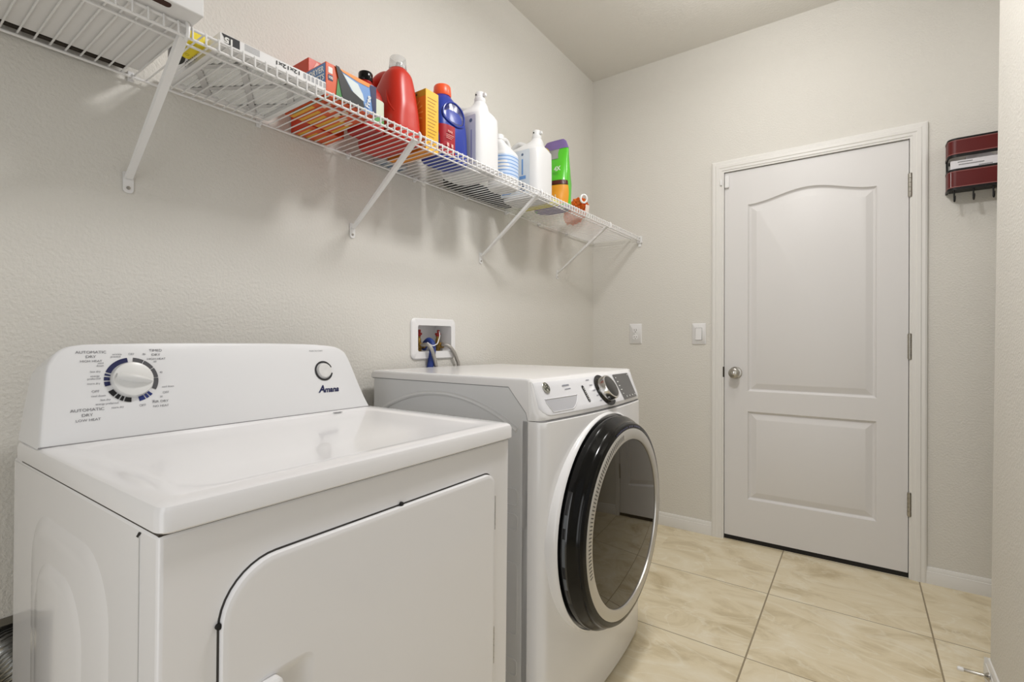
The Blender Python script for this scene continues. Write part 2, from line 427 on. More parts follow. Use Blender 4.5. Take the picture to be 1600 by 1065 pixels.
for xx in (0.003, bw - .003): box(bm, (xx - .003, -.012, -.004), (xx + .003, -.004, .2195))
box(bm, (.01, -.008, .125), (.03, -.0005, .137)); box(bm, (0.01, -BD + .008, .000), (bw - .01, -.004, .004))
obj('back_frame', bm, bk_frame, bs)
for i in range(6):
    hx = .020 + i * (bw - .040) / 5
    bm = new(); tube(bm, catmull([(hx, -.078, -.002), (hx, -.078, -.026), (hx, -.079, -.046), (hx, -.086, -.054), (hx, -.096, -.046), (hx, -.098, -.032)], 5), .0030, 8); obj('hook', bm, bk_frame, bs)
paper = mat('white_paper', (222, 220, 224), .7, bump=(25, .5, .006))
bm = new(); box(bm, (B0 + .008, D - .078, 1.772), (B0 + .30, D - .062, 1.889)); tag(obj('envelope', bm, paper, bevel=.002), 'white printed envelope at the front of the wall basket', 'envelope')
env = bpy.data.objects['envelope']
bm = new()
for z, t, x in ((1.881, 10, .055), (1.870, 17, .075), (1.858, 9, .12)):
    scrawl(bm, t, .007, Fm((B0 + x, D - .0782, z)))
obj('printing', bm, grey_ink, env, smooth=False)
bm = new()
R = []
for k in range(25):
    t = k / 24; x = B0 + .06 + t * .24
    h = 1.899 + .022 * math.sin(t * 9.0) ** 2 + .010 * math.sin(t * 23 + 1) + .012 * t
    R.append([Vector((x, D - .058, 1.775)), Vector((x, D - .060, h - .006)), Vector((x, D - .045 - .008 * math.sin(t * 17), h)), Vector((x, D - .028, h - .01)), Vector((x, D - .028, 1.775))])
loft(bm, R); tag(obj('tissue_bundle', bm, paper, angle=60), 'crumpled white tissue behind the envelope in the wall basket', 'tissue')

# door stop on the right baseboard
ds = empty('door_stop', (RX - .016, 2.128, .049)); tag(ds, 'thin metal door stop with white tip on the right baseboard', 'door stop')
bm = new(); lathe(bm, [(.0, 0), (.012, 0), (.011, .004), (.0065, .009), (.0050, .012), (.0050, .062), (0, .062)], frame((0, 0, 0), (0, 0, 1), (0, 1, 0)), 16); obj('rod', bm, nickel, ds)
bm = new(); lathe(bm, [(0, .060), (.0065, .060), (.0070, .070), (.005, .075), (0, .076)], frame((0, 0, 0), (0, 0, 1), (0, 1, 0)), 16); obj('rubber_tip', bm, plastic_w, ds)

# ------------------------------------------------------------------ the washer's supply box in the left wall
sb = empty('water_supply_box', (0, 1.4535, 1.04)); tag(sb, 'white recessed water supply box in the wall above the washer', 'supply box')
def W2(o, name, bm, m, **k):
    ob = obj(name, bm, m, **k); ob.parent = o; ob.matrix_parent_inverse = Matrix.Translation(o.location).inverted(); return ob
bm = new()
o_ = rrect(1.326, 1.034, 1.581, 1.198, .022); i_ = rrect(OB[0], OB[1], OB[2], OB[3], .008)
F0 = Fp((0, 0, 0))
Lf = holed(bm, [(p[0], p[1]) for p in rrect(1.330, 1.038, 1.577, 1.194, .020)], [i_], Fp((.008, 0, 0)))
a = [bm.verts.new(F0 @ Vector((*p, .004))) for p in o_]; b = [bm.verts.new(F0 @ Vector((*p, .0003))) for p in o_]
bridge(bm, Lf[0], a); bridge(bm, a, b)
bk = [bm.verts.new(v.co + Vector((-.095, 0, 0))) for v in Lf[1]]; bridge(bm, Lf[1], bk); bm.faces.new(bk)
W2(sb, 'box_shell', bm, plastic_w, angle=40)
for yv in (1.410, 1.520):
    v = empty('shutoff_valve', (-.040, yv, 1.066)); v.parent = sb; v.matrix_parent_inverse = Matrix.Translation(sb.location).inverted()
    bm = new()
    lathe(bm, [(.011, 0.0), (.011, .014), (.014, .015), (.014, .032), (.010, .034), (.0085, .050), (.007, .052), (.007, .066)], None, 16)
    lathe(bm, [(.009, 0), (.009, .014), (.0115, .015), (.0115, .026), (.008, .027)], frame((0, .004, .022), (0, 0, 1), (1, 0, 0)), 16)
    obj('valve_body', bm, brass, v)
    bm = new(); box(bm, (-.005, -.013, .066), (.007, .013, .075)); box(bm, (.001, -.006, .075), (.007, .006, .088)); lathe(bm, [(.009, .06), (.009, .068)], None, 14); obj('valve_handle', bm, red_h, v, bevel=.002)
# hoses
def hose(name, pts, r, m, label, cat='hose', n=8):
    bm = new(); P = catmull(pts, n); tube(bm, P, r, 12); o = obj(name, bm, m); tag(o, label, cat); return o
h1 = hose('water_hose', [(-.024, 1.404, 1.088), (-.004, 1.402, 1.092), (.020, 1.402, 1.092), (.034, 1.408, 1.076), (.0335, 1.424, 1.040), (.0285, 1.438, 1.005), (.0240, 1.446, .96), (.0115, 1.452, .75)], .0075, braid, 'braided steel water hose from the left valve of the supply box')
h2 = hose('water_hose', [(-.024, 1.520, 1.088), (-.006, 1.522, 1.091), (.012, 1.532, 1.086), (.0185, 1.552, 1.066), (.0185, 1.575, 1.030), (.0185, 1.588, .98), (.0115, 1.592, .75)], .0075, braid, 'braided steel water hose from the right valve of the supply box')
for h, yv in ((h1, 1.404), (h2, 1.520)):
    bm = new(); lathe(bm, [(.0088, 0), (.0125, .001), (.0125, .011), (.009, .012), (.009, .018)], frame((-.030, yv, 1.088), (0, 1, 0), (0, 0, 1)), 8); obj('coupling', bm, brass, h, angle=20)
dh = hose('drain_hose', [(-.055, 1.450, 1.074), (-.040, 1.449, 1.096), (-.018, 1.446, 1.108), (.006, 1.440, 1.094), (.0150, 1.432, 1.060), (.0150, 1.424, 1.02), (.0150, 1.418, .98), (.0150, 1.41, .80)], .0135, blue_rub, 'blue drain hose tied up in the supply box')
bm = new(); tube(bm, catmull([(.020, 1.398, 1.1015), (.032, 1.415, 1.089), (.033, 1.432, 1.092), (.026, 1.452, 1.100), (.004, 1.486, 1.128), (-.020, 1.508, 1.147)], 6), .0020, 8); obj('zip_tie', bm, plastic_w, dh)

# dryer vent behind the dryer
vb = empty('dryer_vent_box', (0, .25, .16)); tag(vb, 'recessed vent box in the wall behind the dryer', 'vent box')
bm = new(); i_ = rrect(.10, .16, .40, .53, .004, 2)
Lf = holed(bm, rrect(.085, .145, .415, .545, .006, 2), [i_], Fp((.003, 0, 0)))
b = [bm.verts.new(Vector((.0002, v.co.y, v.co.z))) for v in Lf[0]]; bridge(bm, Lf[0], b)
bk = [bm.verts.new(v.co + Vector((-.10, 0, 0))) for v in Lf[1]]; bridge(bm, Lf[1], bk); bm.faces.new(bk)
W2(vb, 'box_shell', bm, mat('vent_box_steel', (120, 116, 106), .5, .3), angle=30)
bm = new(); P = catmull([(-.075, .23, .45), (-.035, .235, .44), (-.005, .25, .40), (.005, .27, .32), (.005, .29, .24)], 24)
tube(bm, P, [.047 + .004 * math.sin(i * 2.1) for i in range(len(P))], 20)
tag(obj('vent_duct', bm, mat('foil', (190, 190, 188), .22, 1.0), angle=60), 'ribbed foil vent duct behind the dryer', 'duct')

# ------------------------------------------------------------------ the dryer
dr = empty('clothes_dryer', (.759, .217, 0), (-.009, .006, .02)); tag(dr, 'white front-loading clothes dryer with dial console, nearest machine', 'clothes dryer')
DWD, DBK, DT = .737, -.640, .920
bm = new()
# cabinet: U-shaped wrap with the door opening in front
box(bm, (-.672, .004, .02), (-.012, DWD - .004, .8825))
cab = obj('cabinet', bm, enamel, dr, bevel=.006, seg=4)
# embossed side panel (left)
def side_emboss(name, out, inn, y, sgn, parent, m, depth=.005):
    bm = new()
    A = [bm.verts.new((p[0], y, p[1])) for p in out]; B = [bm.verts.new((p[0], y + sgn * depth, p[1])) for p in inn]
    bridge(bm, A, B); bm.faces.new(B); return obj(name, bm, m, parent, angle=60)
def arch(x0, x1, z0, z1, r): return rrect(x0, z0, x1, z1, [.01, .01, r, r], 8)
side_emboss('side_panel_rib', arch(-.545, -.165, .06, .815, .10), arch(-.525, -.185, .08, .795, .09), .0042, -1, dr, enamel, .004)
side_emboss('side_panel_rib', arch(-.500, -.260, .10, .745, .09), arch(-.485, -.275, .115, .730, .08), .0002, -1, dr, enamel, .004)
bm = new(); box(bm, (-.0665, .0032, .05), (-.0645, .0044, .874)); obj('cabinet_seam', bm, mat('seam_grey', (196, 196, 194), .5), dr, smooth=False)
bm = new(); poly(bm, [(-.074, .868), (-.066, .8755), (-.060, .8755), (-.068, .868)], Fm((0, .0038, 0)), .0008); obj('corner_gap', bm, dark, dr, smooth=False)
# gap under the worktop
bm = new(); box(bm, (DBK + .02, .0055, .8800), (-.0136, DWD - .0055, .8850)); obj('worktop_gap', bm, mat('gap_brown', (66, 61, 56), .8), dr, smooth=False)
# worktop: shallow dished top
bm = new()
def wt(i, z, r): return [Vector((p[0], p[1], z)) for p in rrect(DBK + i, i, 0 - i, DWD - i, [r, r, r, r], 8)]
loft(bm, [wt(.004, .8845, .014), wt(.0, .8875, .016), wt(0, .910, .016), wt(.0025, .9165, .016), wt(.008, .920, .014), wt(.030, .9205, .012)], caps=False)
bm.verts.ensure_lookup_table()
top_ring = wt(.030, .9205, .012)
n = len(top_ring)
def dish(i, z, r): return [Vector((p[0], p[1], z)) for p in rrect(-.485 + i, .045 + i, -.035 - i, DWD - .045 - i, [r, r, r, r], 8)]
loft(bm, [wt(.030, .9205, .012), dish(0, .9205, .05), dish(.006, .9190, .05), dish(.020, .9178, .045), dish(.10, .9175, .03)], caps=False)
bm.faces.new([bm.verts.new(p) for p in dish(.10, .9175, .03)])
bm.faces.new([bm.verts.new(p) for p in reversed(wt(.004, .8845, .014))])
bmesh.ops.remove_doubles(bm, verts=bm.verts, dist=.00005)
obj('worktop', bm, enamel, dr, angle=30)
bm = new(); box(bm, (-.475, .575, .9203), (-.467, .600, .9209)); obj('lint_slot', bm, grey_ink, dr, smooth=False)
# door: raised slab in a recessed opening
def dshape(i): return rrect(.071 + i, .20 + i, .668 - i, .818 - i, [.03 - min(i, .01), .02, .032 - min(i, .02), .078 - i], 10)
Fx = lambda x: Fp((x, 0, 0))
bm = new(); 
A = [Fx(-.0118) @ Vector((*p, 0)) for p in dshape(-.0006)]; B = [Fx(-.0114) @ Vector((*p, 0)) for p in dshape(0.0005)]
loft(bm, [A, B], caps=False); bm.faces.new([bm.verts.new(p) for p in B]); obj('door_opening', bm, mat('opening_shadow_gap', (58, 55, 52), .6), dr, smooth=False)
bm = new()
loft(bm, [[Fx(x) @ Vector((*p, 0)) for p in dshape(i)] for i, x in ((.0024, -.0115), (.0024, -.0050), (.0034, -.0030), (.007, -.0018), (.010, -.0015), (.0125, -.0015))], caps=False)
Ld = holed(bm, dshape(.0125), [rrect(.1125, .5275, .2075, .6545, [.032, .032, .022, .022], 8)], Fx(-.0015))
prev = Ld[1]
for ins, x in ((0, -.0015), (.006, -.004), (.016, -.0085)):
    cur = [bm.verts.new(Fx(x) @ Vector((*p, 0))) for p in rrect(.115 + ins, .53 + ins, .205 - ins, .652 - ins, [.024, .024, .014, .014], 8)]; bridge(bm, prev, cur); prev = cur
bm.faces.new(prev)
bmesh.ops.remove_doubles(bm, verts=bm.verts, dist=.00005)
dd = obj('door', bm, enamel, dr, angle=30)
bm = new(); loft(bm, [[Fx(x) @ Vector((*p, 0)) for p in rrect(.118 + i, .560 + i, .150 - i, .646 - i, .008)] for i, x in ((0, -.006), (0, .008), (.003, .011))]); obj('handle', bm, plastic_w, dd)
for z0, z1 in ((.684, .762), (.378, .462)):
    bm = new(); nn = 6
    for k in range(nn):
        a = z0 + (z1 - z0) * k / nn + .0008; b = z0 + (z1 - z0) * (k + 1) / nn - .0008
        lathe(bm, [(.0042, a), (.0042, b)], Matrix.Translation((-.0085, .6685, 0)), 10)
    obj('hinge', bm, mat('hinge_steel', (178, 176, 172), .35, .6), dr)
for yy, zz in ((.385, .8185), (.0715, .745)):
    bm = new(); lathe(bm, [(.004, 0), (.004, .004), (.0025, .005), (0, .005)], frame((-.0112, yy, zz), (0, 1, 0), (0, 0, 1)), 12); obj('door_bumper', bm, dark, dr)
for yy in (.04, DWD - .04):
    for xx in (-.05, DBK + .05):
        bm = new(); lathe(bm, [(.018, 0.0), (.02, .012), (.012, .014), (.012, .024)], Matrix.Translation((xx, yy, 0)), 14); obj('foot', bm, black_m, dr)
# console
aa = math.atan2(.05, .188)
nF = Vector((math.cos(aa), 0, math.sin(aa)))
upF = Vector((-math.sin(aa), 0, math.cos(aa)))
P0 = Vector((-.506, 0, .9205))
def fpt(y, z, d=0.0):        # point of the face plane at height z
    t = (z - P0.z) / upF.z
    return P0 + upF * t + Vector((0, y, 0)) + nF * d
out2 = [(.003, .9205), (.0075, .965), (.0135, 1.015), (.019, 1.056), (.024, 1.071), (.032, 1.084), (.045, 1.095), (.062, 1.1005), (.10, 1.1035), (.265, 1.1065), (.43, 1.1062), (.55, 1.1035), (.615, 1.099), (.642, 1.094), (.658, 1.086), (.670, 1.075), (.682, 1.045), (.698, .990), (.712, .948), (.7235, .9205)]
sm = catmull([(y, z, 0) for y, z in out2], 4)
cy_, cz_ = .365, .99
def ring(i, d, back=None):
    R = []
    for p in sm:
        y, z = p.x, p.y
        if i:
            v = Vector((cy_ - y, (cz_ - z))); k = min(i / v.length, 1)
            y += v.x * k; z = max(.9205, z + v.y * k)
        q = fpt(y, z, d)
        if back is not None: q = Vector((back, y, .9205 + (z - .9205) * .86))
        R.append(q)
    return R
bm = new()
rg = [ring(0, 0, DBK + .004), ring(0, -.008), ring(.0012, -.003), ring(.004, 0), ring(.007, .0008)]
loft(bm, rg, caps=False)
bm.faces.new([bm.verts.new(p) for p in ring(.007, .0008)])
bmesh.ops.remove_doubles(bm, verts=bm.verts, dist=.00005)
con = obj('console', bm, mat('console_plastic', (228, 228, 229), .3), dr, angle=40)
MF = lambda y, z, d=.0012: frame(fpt(y, z, d), (0, 1, 0), upF)
bm = new(); 
gp = [P0 + Vector((.001, .003, .0004)), P0 + Vector((.001, .7235, .0004))]
tube(bm, gp, .0012, 6); obj('console_gap', bm, mat('gap_grey', (140, 139, 140), .7), con)
ky, kz = .1475, 1.0305
M = MF(ky, kz)
bm = new()
for a0, a1 in ((97, 157), (160.5, 166), (169.5, 179), (182, 194)): arcband(bm, M, .0365, .0455, a0, a1)
obj('dial_ring_navy', bm, navy_ink, con, smooth=False)
bm = new()
for a0, a1 in ((208, 224), (227, 236), (239, 246), (249, 264)): arcband(bm, M, .0365, .0455, a0, a1)
obj('dial_ring_black', bm, mat('dial_black', (34, 34, 36), .5), con, smooth=False)
bm = new()
for a0, a1 in ((282, 296), (299, 306), (309, 316)): arcband(bm, M, .0365, .0455, a0, a1)
obj('dial_ring_blue', bm, mat('dial_blue', (28, 44, 110), .5), con, smooth=False)
bm = new()
for a0, a1 in ((-30, 2), (4, 30), (32, 58), (60, 84)): arcband(bm, M, .0375, .0455, a0, a1)
obj('dial_ring_grey', bm, mat('dial_grey', (84, 84, 88), .5), con, smooth=False)
bm = new(); lathe(bm, [(.0355, 0), (.0352, .006), (.0335, .011), (.028, .013), (.0, .0135)], M, 48)
# grip ridge
rr = []
for t in [k / 10 for k in range(11)]:
    x = -.030 + .060 * t; w = .0105 * math.sin(PI * (.12 + .76 * t)) ** .7 * (1 - .35 * t); h = .0125 + .017 * math.sin(PI * (.06 + .88 * t)) ** .6
    rr.append([Vector((x, w * math.cos(a), (h - .011) * math.sin(a) + .011)) for a in [PI * k / 10 for k in range(11)]])
Mr = M @ Matrix.Rotation(math.radians(-14), 4, 'Z')
loft(bm, rr, close=False, M=Mr)
kn = obj('timer_knob', bm, mat('knob_white', (226, 226, 224), .3), con, angle=50)
by_, bz_ = .587, 1.029
M = MF(by_, bz_)
bm = new(); arcband(bm, M, .0225, .0275, 20, 345, .0008); obj('button_ring', bm, mat('button_ring_grey', (58, 58, 60), .3, .3), con, smooth=False)
bm = new(); lathe(bm, [(.0205, 0), (.0205, .005), (.019, .0075), (.014, .0085), (.006, .0065), (0, .006)], M, 36); obj('start_button', bm, silver if False else mat('button_white', (220, 219, 217), .3), con)
lm = mat('lettering_grey', (112, 112, 116), .6)
LT = (('AUTOMATIC', .086, 1.0860, 0.0073), ('DRY', .085, 1.0775, 0.0073), ('HIGH HEAT', .085, 1.0690, 0.0058), ('TIMED', .193, 1.0885, 0.0073), ('DRY', .193, 1.0795, 0.0073), ('HIGH HEAT', .193, 1.0710, 0.0058),
                    ('AUTOMATIC', .074, .9785, 0.0078), ('DRY', .073, .9690, 0.0078), ('LOW HEAT', .074, .9600, 0.0065), ('AIR DRY', .193, .9835, 0.0070), ('NO HEAT', .193, .9745, 0.0058))
for q in (LT[0:3], LT[3:6], LT[6:9], LT[9:11]):
    bm = new()
    for st, y, z, sz in q: text(bm, st, sz, MF(y, z), sx=1.12)
    obj('console_lettering', bm, lm, con, smooth=False)
bm = new(); G = bm
for s, y, z, sz, al in (('OFF', .150, 1.0815, .0058, 'CENTER'), ('OFF', .094, 1.0115, .0070, 'RIGHT'), ('OFF', .161, .9785, .0068, 'CENTER'), ('OFF', .204, 1.001, .0068, 'CENTER')):
    text(G, s, sz, MF(y, z), al)
for s, y, z, al in (('wrinkle', .134, 1.0815, 'RIGHT'), ('prevent', .132, 1.0770, 'RIGHT'), ('cool', .104, 1.0650, 'RIGHT'), ('down', .104, 1.0600, 'RIGHT'), ('less dry', .098, 1.0490, 'RIGHT'), ('energy', .096, 1.0405, 'RIGHT'),
                    ('preferred', .097, 1.0355, 'RIGHT'), ('more dry', .096, 1.0265, 'RIGHT'), ('cool down', .103, 1.0030, 'RIGHT'), ('less dry', .110, .9950, 'RIGHT'), ('energy preferred', .122, .9875, 'RIGHT'), ('more dry', .130, .9790, 'RIGHT'),
                    ('80', .172, 1.0810, 'CENTER'), ('60', .190, 1.0655, 'CENTER'), ('40', .199, 1.0430, 'CENTER'), ('20', .203, 1.048, 'CENTER'), ('cool down', .198, 1.0130, 'LEFT'), ('20', .195, .9930, 'CENTER'), ('10', .180, .9860, 'CENTER')):
    if s == '20' and z > 1.04: continue
    text(G, s, .0052, MF(y, z), al, bold=.00004)
text(G, 'PUSH TO START', .0056, MF(.572, 1.0835), 'CENTER')
obj('console_small_lettering', bm, mat('lettering_dim', (138, 138, 142), .6), con, smooth=False)
bm = new(); text(bm, 'A', .0265, MF(.5715, .9800), 'CENTER', shear=.32, bold=.0009); text(bm, 'mana', .0210, MF(.5795, .9775), 'LEFT', shear=.32, bold=.0007)
obj('console_logo', bm, navy_ink, con, smooth=False)

# ------------------------------------------------------------------ the washer
wa = empty('washing_machine', (.694, 1.10, 0), (-.0101, .0009, -.002)); tag(wa, 'white front-loading washing machine with black and silver round door', 'washing machine')
WW, WB, WT = .711, -.656, 1.007
bm = new(); box(bm, (-.645, .0, .03), (-.001, WW, .982)); obj('cabinet', bm, side_m, wa, bevel=.002)
# embossed arc and slots on the visible side
bm = new(); R_, cx, cz = .549, -.33, .397
arc = [(cx + R_ * math.cos(math.radians(a)), .0006, cz + R_ * math.sin(math.radians(a))) for a in range(8, 130, 2) if -.63 < cx + R_ * math.cos(math.radians(a)) < -.028]
tube(bm, arc, .0075, 8, flat=1.0); obj('side_emboss', bm, side_m, wa)
for z0, z1 in ((.655, .70), (.586, .630), (.300, .495), (.188, .232)):
    bm = new(); pts = rrect(-.075, z0, -.036, z1, .010, 5)
    tube(bm, [(p[0], .0004, p[1]) for p in pts], .0022, 6, closed=True); obj('side_slot', bm, side_m, wa)
# lid / top shell with the side cheek that holds the control panel
bm = new()
prof = [(-.656, .9815), (-.067, .9815), (-.008, .914), (-.002, .893), (.056, .893), (.0612, .8965), (.0622, .905), (.0585, .914), (.006, .9985), (-.001, 1.0045), (-.012, 1.007), (-.640, 1.007), (-.652, 1.003), (-.656, .996)]
def shell(y, ins=0.0):
    c = Vector((-.33, .985))
    R = []
    for x, z in prof:
        if ins: z = z - ins if z > .99 else z; x = x - ins if x > 0 else x
        R.append(Vector((x, y, z)))
    return R
def fx(y):         # how far the front stands out of the side panels, across the width
    t = (y - WW / 2) / (WW / 2); a = abs(t)
    base = .070 - .026 * t * t
    if a > .93:
        u = min((a - .93) / .07, 1); base -= (base + .001) * (1 - math.sqrt(max(0, 1 - u * u)))
    return base
def fac(y): return max(.06, (fx(min(max(y, 0), WW)) + .001) / .0685)
rings = []
ysh = [-.003, -.0015] + [WW / 2 + (WW / 2 - .0005) * math.sin(PI / 2 * k / 24) for k in range(-24, 25)] + [WW + .0015, WW + .003]
for y in ysh:
    ins = .006 if y in (ysh[0], ysh[-1]) else .002 if y in (ysh[1], ysh[-2]) else 0
    r = shell(y, ins)
    for v in r:
        if v.x > 0: v.x *= fac(y)
    rings.append(r)
loft(bm, rings); obj('top_shell', bm, enamel2, wa, bevel=.002, seg=2, angle=28)
bm = new(); tube(bm, [(-.650, -.0006, .9805), (-.068, -.0006, .9805), (-.009, -.0006, .913), (-.0035, -.0006, .893)], .0011, 6); obj('cabinet_seam', bm, mat('gap_grey', (150, 149, 150), .7), wa)
# front panel (bowed), with a round raised collar
bm = new()
ys = [WW / 2 + WW / 2 * math.sin(PI / 2 * k / 30) for k in range(-30, 31)]
rows = []
for z, ins in ((.018, .010), (.022, .003), (.030, 0), (.30, 0), (.60, 0), (.872, 0), (.8885, .0008), (.8912, .0035)):
    rows.append([Vector((max(fx(y) - ins, -.001), y, z)) for y in ys] + [Vector((-.02, WW, z)), Vector((-.02, 0, z))])
loft(bm, rows); obj('front_panel', bm, enamel2, wa, angle=35)
bm = new(); pts = [(fx(y) - .004, y, .8918) for y in ys[3:-3]]; tube(bm, pts, .0016, 6); obj('panel_gap', bm, mat('gap_grey', (150, 149, 150), .7), wa)
# control panel elements; frame on the slanted face
uw = Vector((-.5145, 0, .8575)); nw = Vector((.8575, 0, .5145))
def wp(y, t, d=.0):
    q = Vector((.005, y, 1.0)) - uw * t + nw * d
    if q.x > 0: q.x *= fac(y)
    return q
MW = lambda y, t, d=.001: frame(wp(y, t, d), (0, 1, 0), uw)
bm = new()
def tb(y):       # lower edge of the inset panel, with rounded corners
    e = min(y - .008, .703 - y); r = .032
    return .110 - (r - math.sqrt(max(0, r * r - (r - min(e, r)) ** 2))) * .9
rows = []
ycp = [.008 + .695 * (.5 - .5 * math.cos(PI * k / 48)) for k in range(49)]
for k, y in enumerate(ycp):
    e = .0042 if k in (0, 48) else 0
    t0, t1 = .006, tb(y)
    rows.append([wp(y, t0, -.001), wp(y, t0 + .0008, .0022 - e), wp(y, t0 + .003, .0032 - e)] + [wp(y, t0 + .003 + (t1 - t0 - .006) * q / 6, .0032 - e) for q in range(1, 7)] + [wp(y, t1 - .0008, .0022 - e), wp(y, t1, -.001)])
loft(bm, rows, close=False, caps=False)
cp = obj('control_panel', bm, mat('control_panel_white', (226, 226, 229), .25), wa, angle=40)
MW = lambda y, t, d=.0044: frame(wp(y, t, d), (0, 1, 0), uw)
bm = new(); M = MW(.060, .026)
lathe(bm, [(.0165, -.001), (.0165, .0012), (.0155, .002), (0, .002)], M, 32); bd = obj('badge', bm, mat('badge_silver', (196, 194, 182), .3, .6), cp)
bm = new(); M2 = MW(.060, .026, .0072); arcband(bm, M2, .0125, .0140, 0, 359, .0003, 48); text(bm, 'GE', .016, M2, 'CENTER', shear=.25, bold=.0004, sx=.85)
for a in (20, 110, 200, 290): arcband(bm, M2, .0085, .0120, a, a + 34, .0003)
obj('badge_monogram', bm, mat('badge_dark', (58, 60, 48), .4), bd, smooth=False)
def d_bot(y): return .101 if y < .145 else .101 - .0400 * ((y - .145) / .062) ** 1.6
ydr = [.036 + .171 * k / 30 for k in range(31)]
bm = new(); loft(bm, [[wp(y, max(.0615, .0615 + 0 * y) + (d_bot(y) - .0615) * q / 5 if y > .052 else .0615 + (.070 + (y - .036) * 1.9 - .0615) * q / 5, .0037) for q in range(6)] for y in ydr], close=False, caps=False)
dwr = obj('drawer_recess_plate', bm, mat('recess_shade_grey', (186, 186, 190), .35), cp, angle=40)  # flat plate, the shade of the drawer recess painted as grey
bm = new()
rim = [wp(y, .0610, .0040) for y in ydr] + [wp(y, d_bot(y) + .0006, .0040) for y in reversed(ydr) if y > .052] + [wp(.036, .070, .0040)]
tube(bm, rim, .0013, 8, closed=True); obj('drawer_rim', bm, MATS['control_panel_white'], dwr, angle=60)
bm = new(); poly(bm, rrect(-.0058, -.028, .0058, .028, .0057), MW(.258, .062, .0040), .0012); bt = obj('button_strip', bm, black_gl, cp)
bm = new(); MM = MW(.258, .062, .0054)
for q in (.018, .006, -.006, -.018): poly(bm, circ(0, q, .0022, 8), MM, .0002); poly(bm, rrect(-.0035, q - .0062, .0035, q - .0050, .0003, 1), MM, .0002)
obj('button_marks', bm, lt_ink, bt, smooth=False)
M = MW(.392, .061)
bm = new(); arcband(bm, M, .044, .0555, 30, 310, .002); obj('dial_ring', bm, black_gl, cp, smooth=False)
bm = new(); lathe(bm, [(.0435, -.002), (.0435, .006), (.0415, .026), (.0405, .0285), (.0365, .0285)], M, 56, cap=False); dk = obj('cycle_dial', bm, chrome, cp)
bm = new(); lathe(bm, [(.0368, .0280), (.0345, .0292), (.0, .0296)], M, 48); obj('dial_cap', bm, mat('dial_cap_grey', (72, 70, 68), .35, .4), dk)
bm = new()
for k, q in enumerate((7, 6, 6, 5, 5)): scrawl(bm, q, .0048, MW(.322 + .004 * k, .018 + .0185 * k), 'RIGHT')
for k, q in enumerate((6, 5, 4, 5, 4)): scrawl(bm, q, .0048, MW(.457 + .004 * (2 - abs(2 - k)), .018 + .0185 * k), 'LEFT')
scrawl(bm, 8, .0072, MW(.165, .026)); scrawl(bm, 12, .0042, MW(.168, .038))
obj('panel_lettering', bm, mat('lettering_panel', (136, 138, 150), .6), cp, smooth=False)
bm = new()
loft(bm, [[wp(.514 + .145 * k / 16, .010 + .099 * q / 6 + (.0015 if (k in (0, 16)) and q == 0 else 0), .0044) for q in range(7)] for k in range(17)], close=False, caps=False)
sc = obj('display_screen', bm, mat('screen_dark', (58, 58, 58), .12, coat=.6), cp, angle=60)
bm = new()
for k, q in enumerate((2, 3, 3, 3, 2)): scrawl(bm, q, .0062, MW(.530, .024 + .0155 * k, .0048))
for k in range(4): poly(bm, circ(0, 0, .0028, 8), MW(.550 + .032 * k, .099, .0052), .0003)
poly(bm, circ(0, 0, .003, 8), MW(.648, .018, .0052), .0003)
obj('screen_marks', bm, lt_ink, sc, smooth=False)
bm = new(); box(bm, (-.02, WW - .001, .80), (fx(WW - .01) - .012, WW + .0015, .868)); obj('side_vent', bm, mat('vent_grey', (110, 108, 104), .5), wa)
# door
ZC, YC = .549, .355
Mx = frame((0, YC, ZC), (0, 1, 0), (0, 0, 1))          # local z = out of the machine
bm = new(); lathe(bm, [(.340, .040), (.3365, .068), (.333, .0750), (.329, .0765), (.326, .060)], Mx, 96, cap=False)
collar = obj('door_collar', bm, enamel2, wa, angle=60)
bm = new(); lathe(bm, [(.300, .060), (.318, .062), (.3235, .085), (.3235, .100), (.3195, .108), (.3105, .117), (.3070, .124), (.3065, .131), (.3020, .1375), (.2925, .1405), (.2870, .1405), (.2870, .130)], Mx, 128, cap=False)
wd = obj('door', bm, black_gl, wa, angle=25)
bm = new(); lathe(bm, [(.2872, .132), (.2872, .1408), (.2835, .1430), (.2600, .1440), (.2545, .1425), (.2530, .134)], Mx, 128, cap=False)
sr = obj('silver_ring', bm, silver, wd, angle=35)
bm = new()
for k in range(46):
    a = math.radians(100 + 2.15 * k); M = Mx @ Matrix.Rotation(a, 4, 'Z') @ Matrix.Translation((.2715, 0, .1434))
    box(bm, (-.0075, -.0017, 0), (.0075, .0017, .0006), M)
obj('vent_slots', bm, mat('slot_grey', (96, 94, 90), .5), sr, smooth=False)
bm = new()
GR = .2550; sag = .010
lathe(bm, [(GR, .1385)] + [(GR * math.cos(PI / 2 * k / 16), .1385 + sag * (1 - math.cos(PI / 2 * k / 16) ** 2)) for k in range(1, 17)], Mx, 128, cap=False)
glass_m = mat('tinted_door_glass', (34, 28, 16), .03, spec=.5, ior=1.58)
glass_m.node_tree.nodes['Principled BSDF'].inputs['Specular Tint'].default_value = (1.0, .93, .80, 1)
obj('door_glass', bm, glass_m, wd, angle=80)
bm = new(); s_ = '########## #### ######'
for k, ch in enumerate(s_):
    a = 108 - 36 * k / (len(s_) - 1)
    M = Mx @ Matrix.Rotation(math.radians(a - 90), 4, 'Z') @ Matrix.Translation((0, .2945, .1408))
    if ch != ' ': scrawl(bm, 1, .0070, M)
obj('ring_lettering', bm, mat('lettering_violet', (96, 98, 140), .4), wd, smooth=False)
bm = new()
def ringpt(r, a, h): return Mx @ Vector((r * math.cos(a), r * math.sin(a), h))
R = []
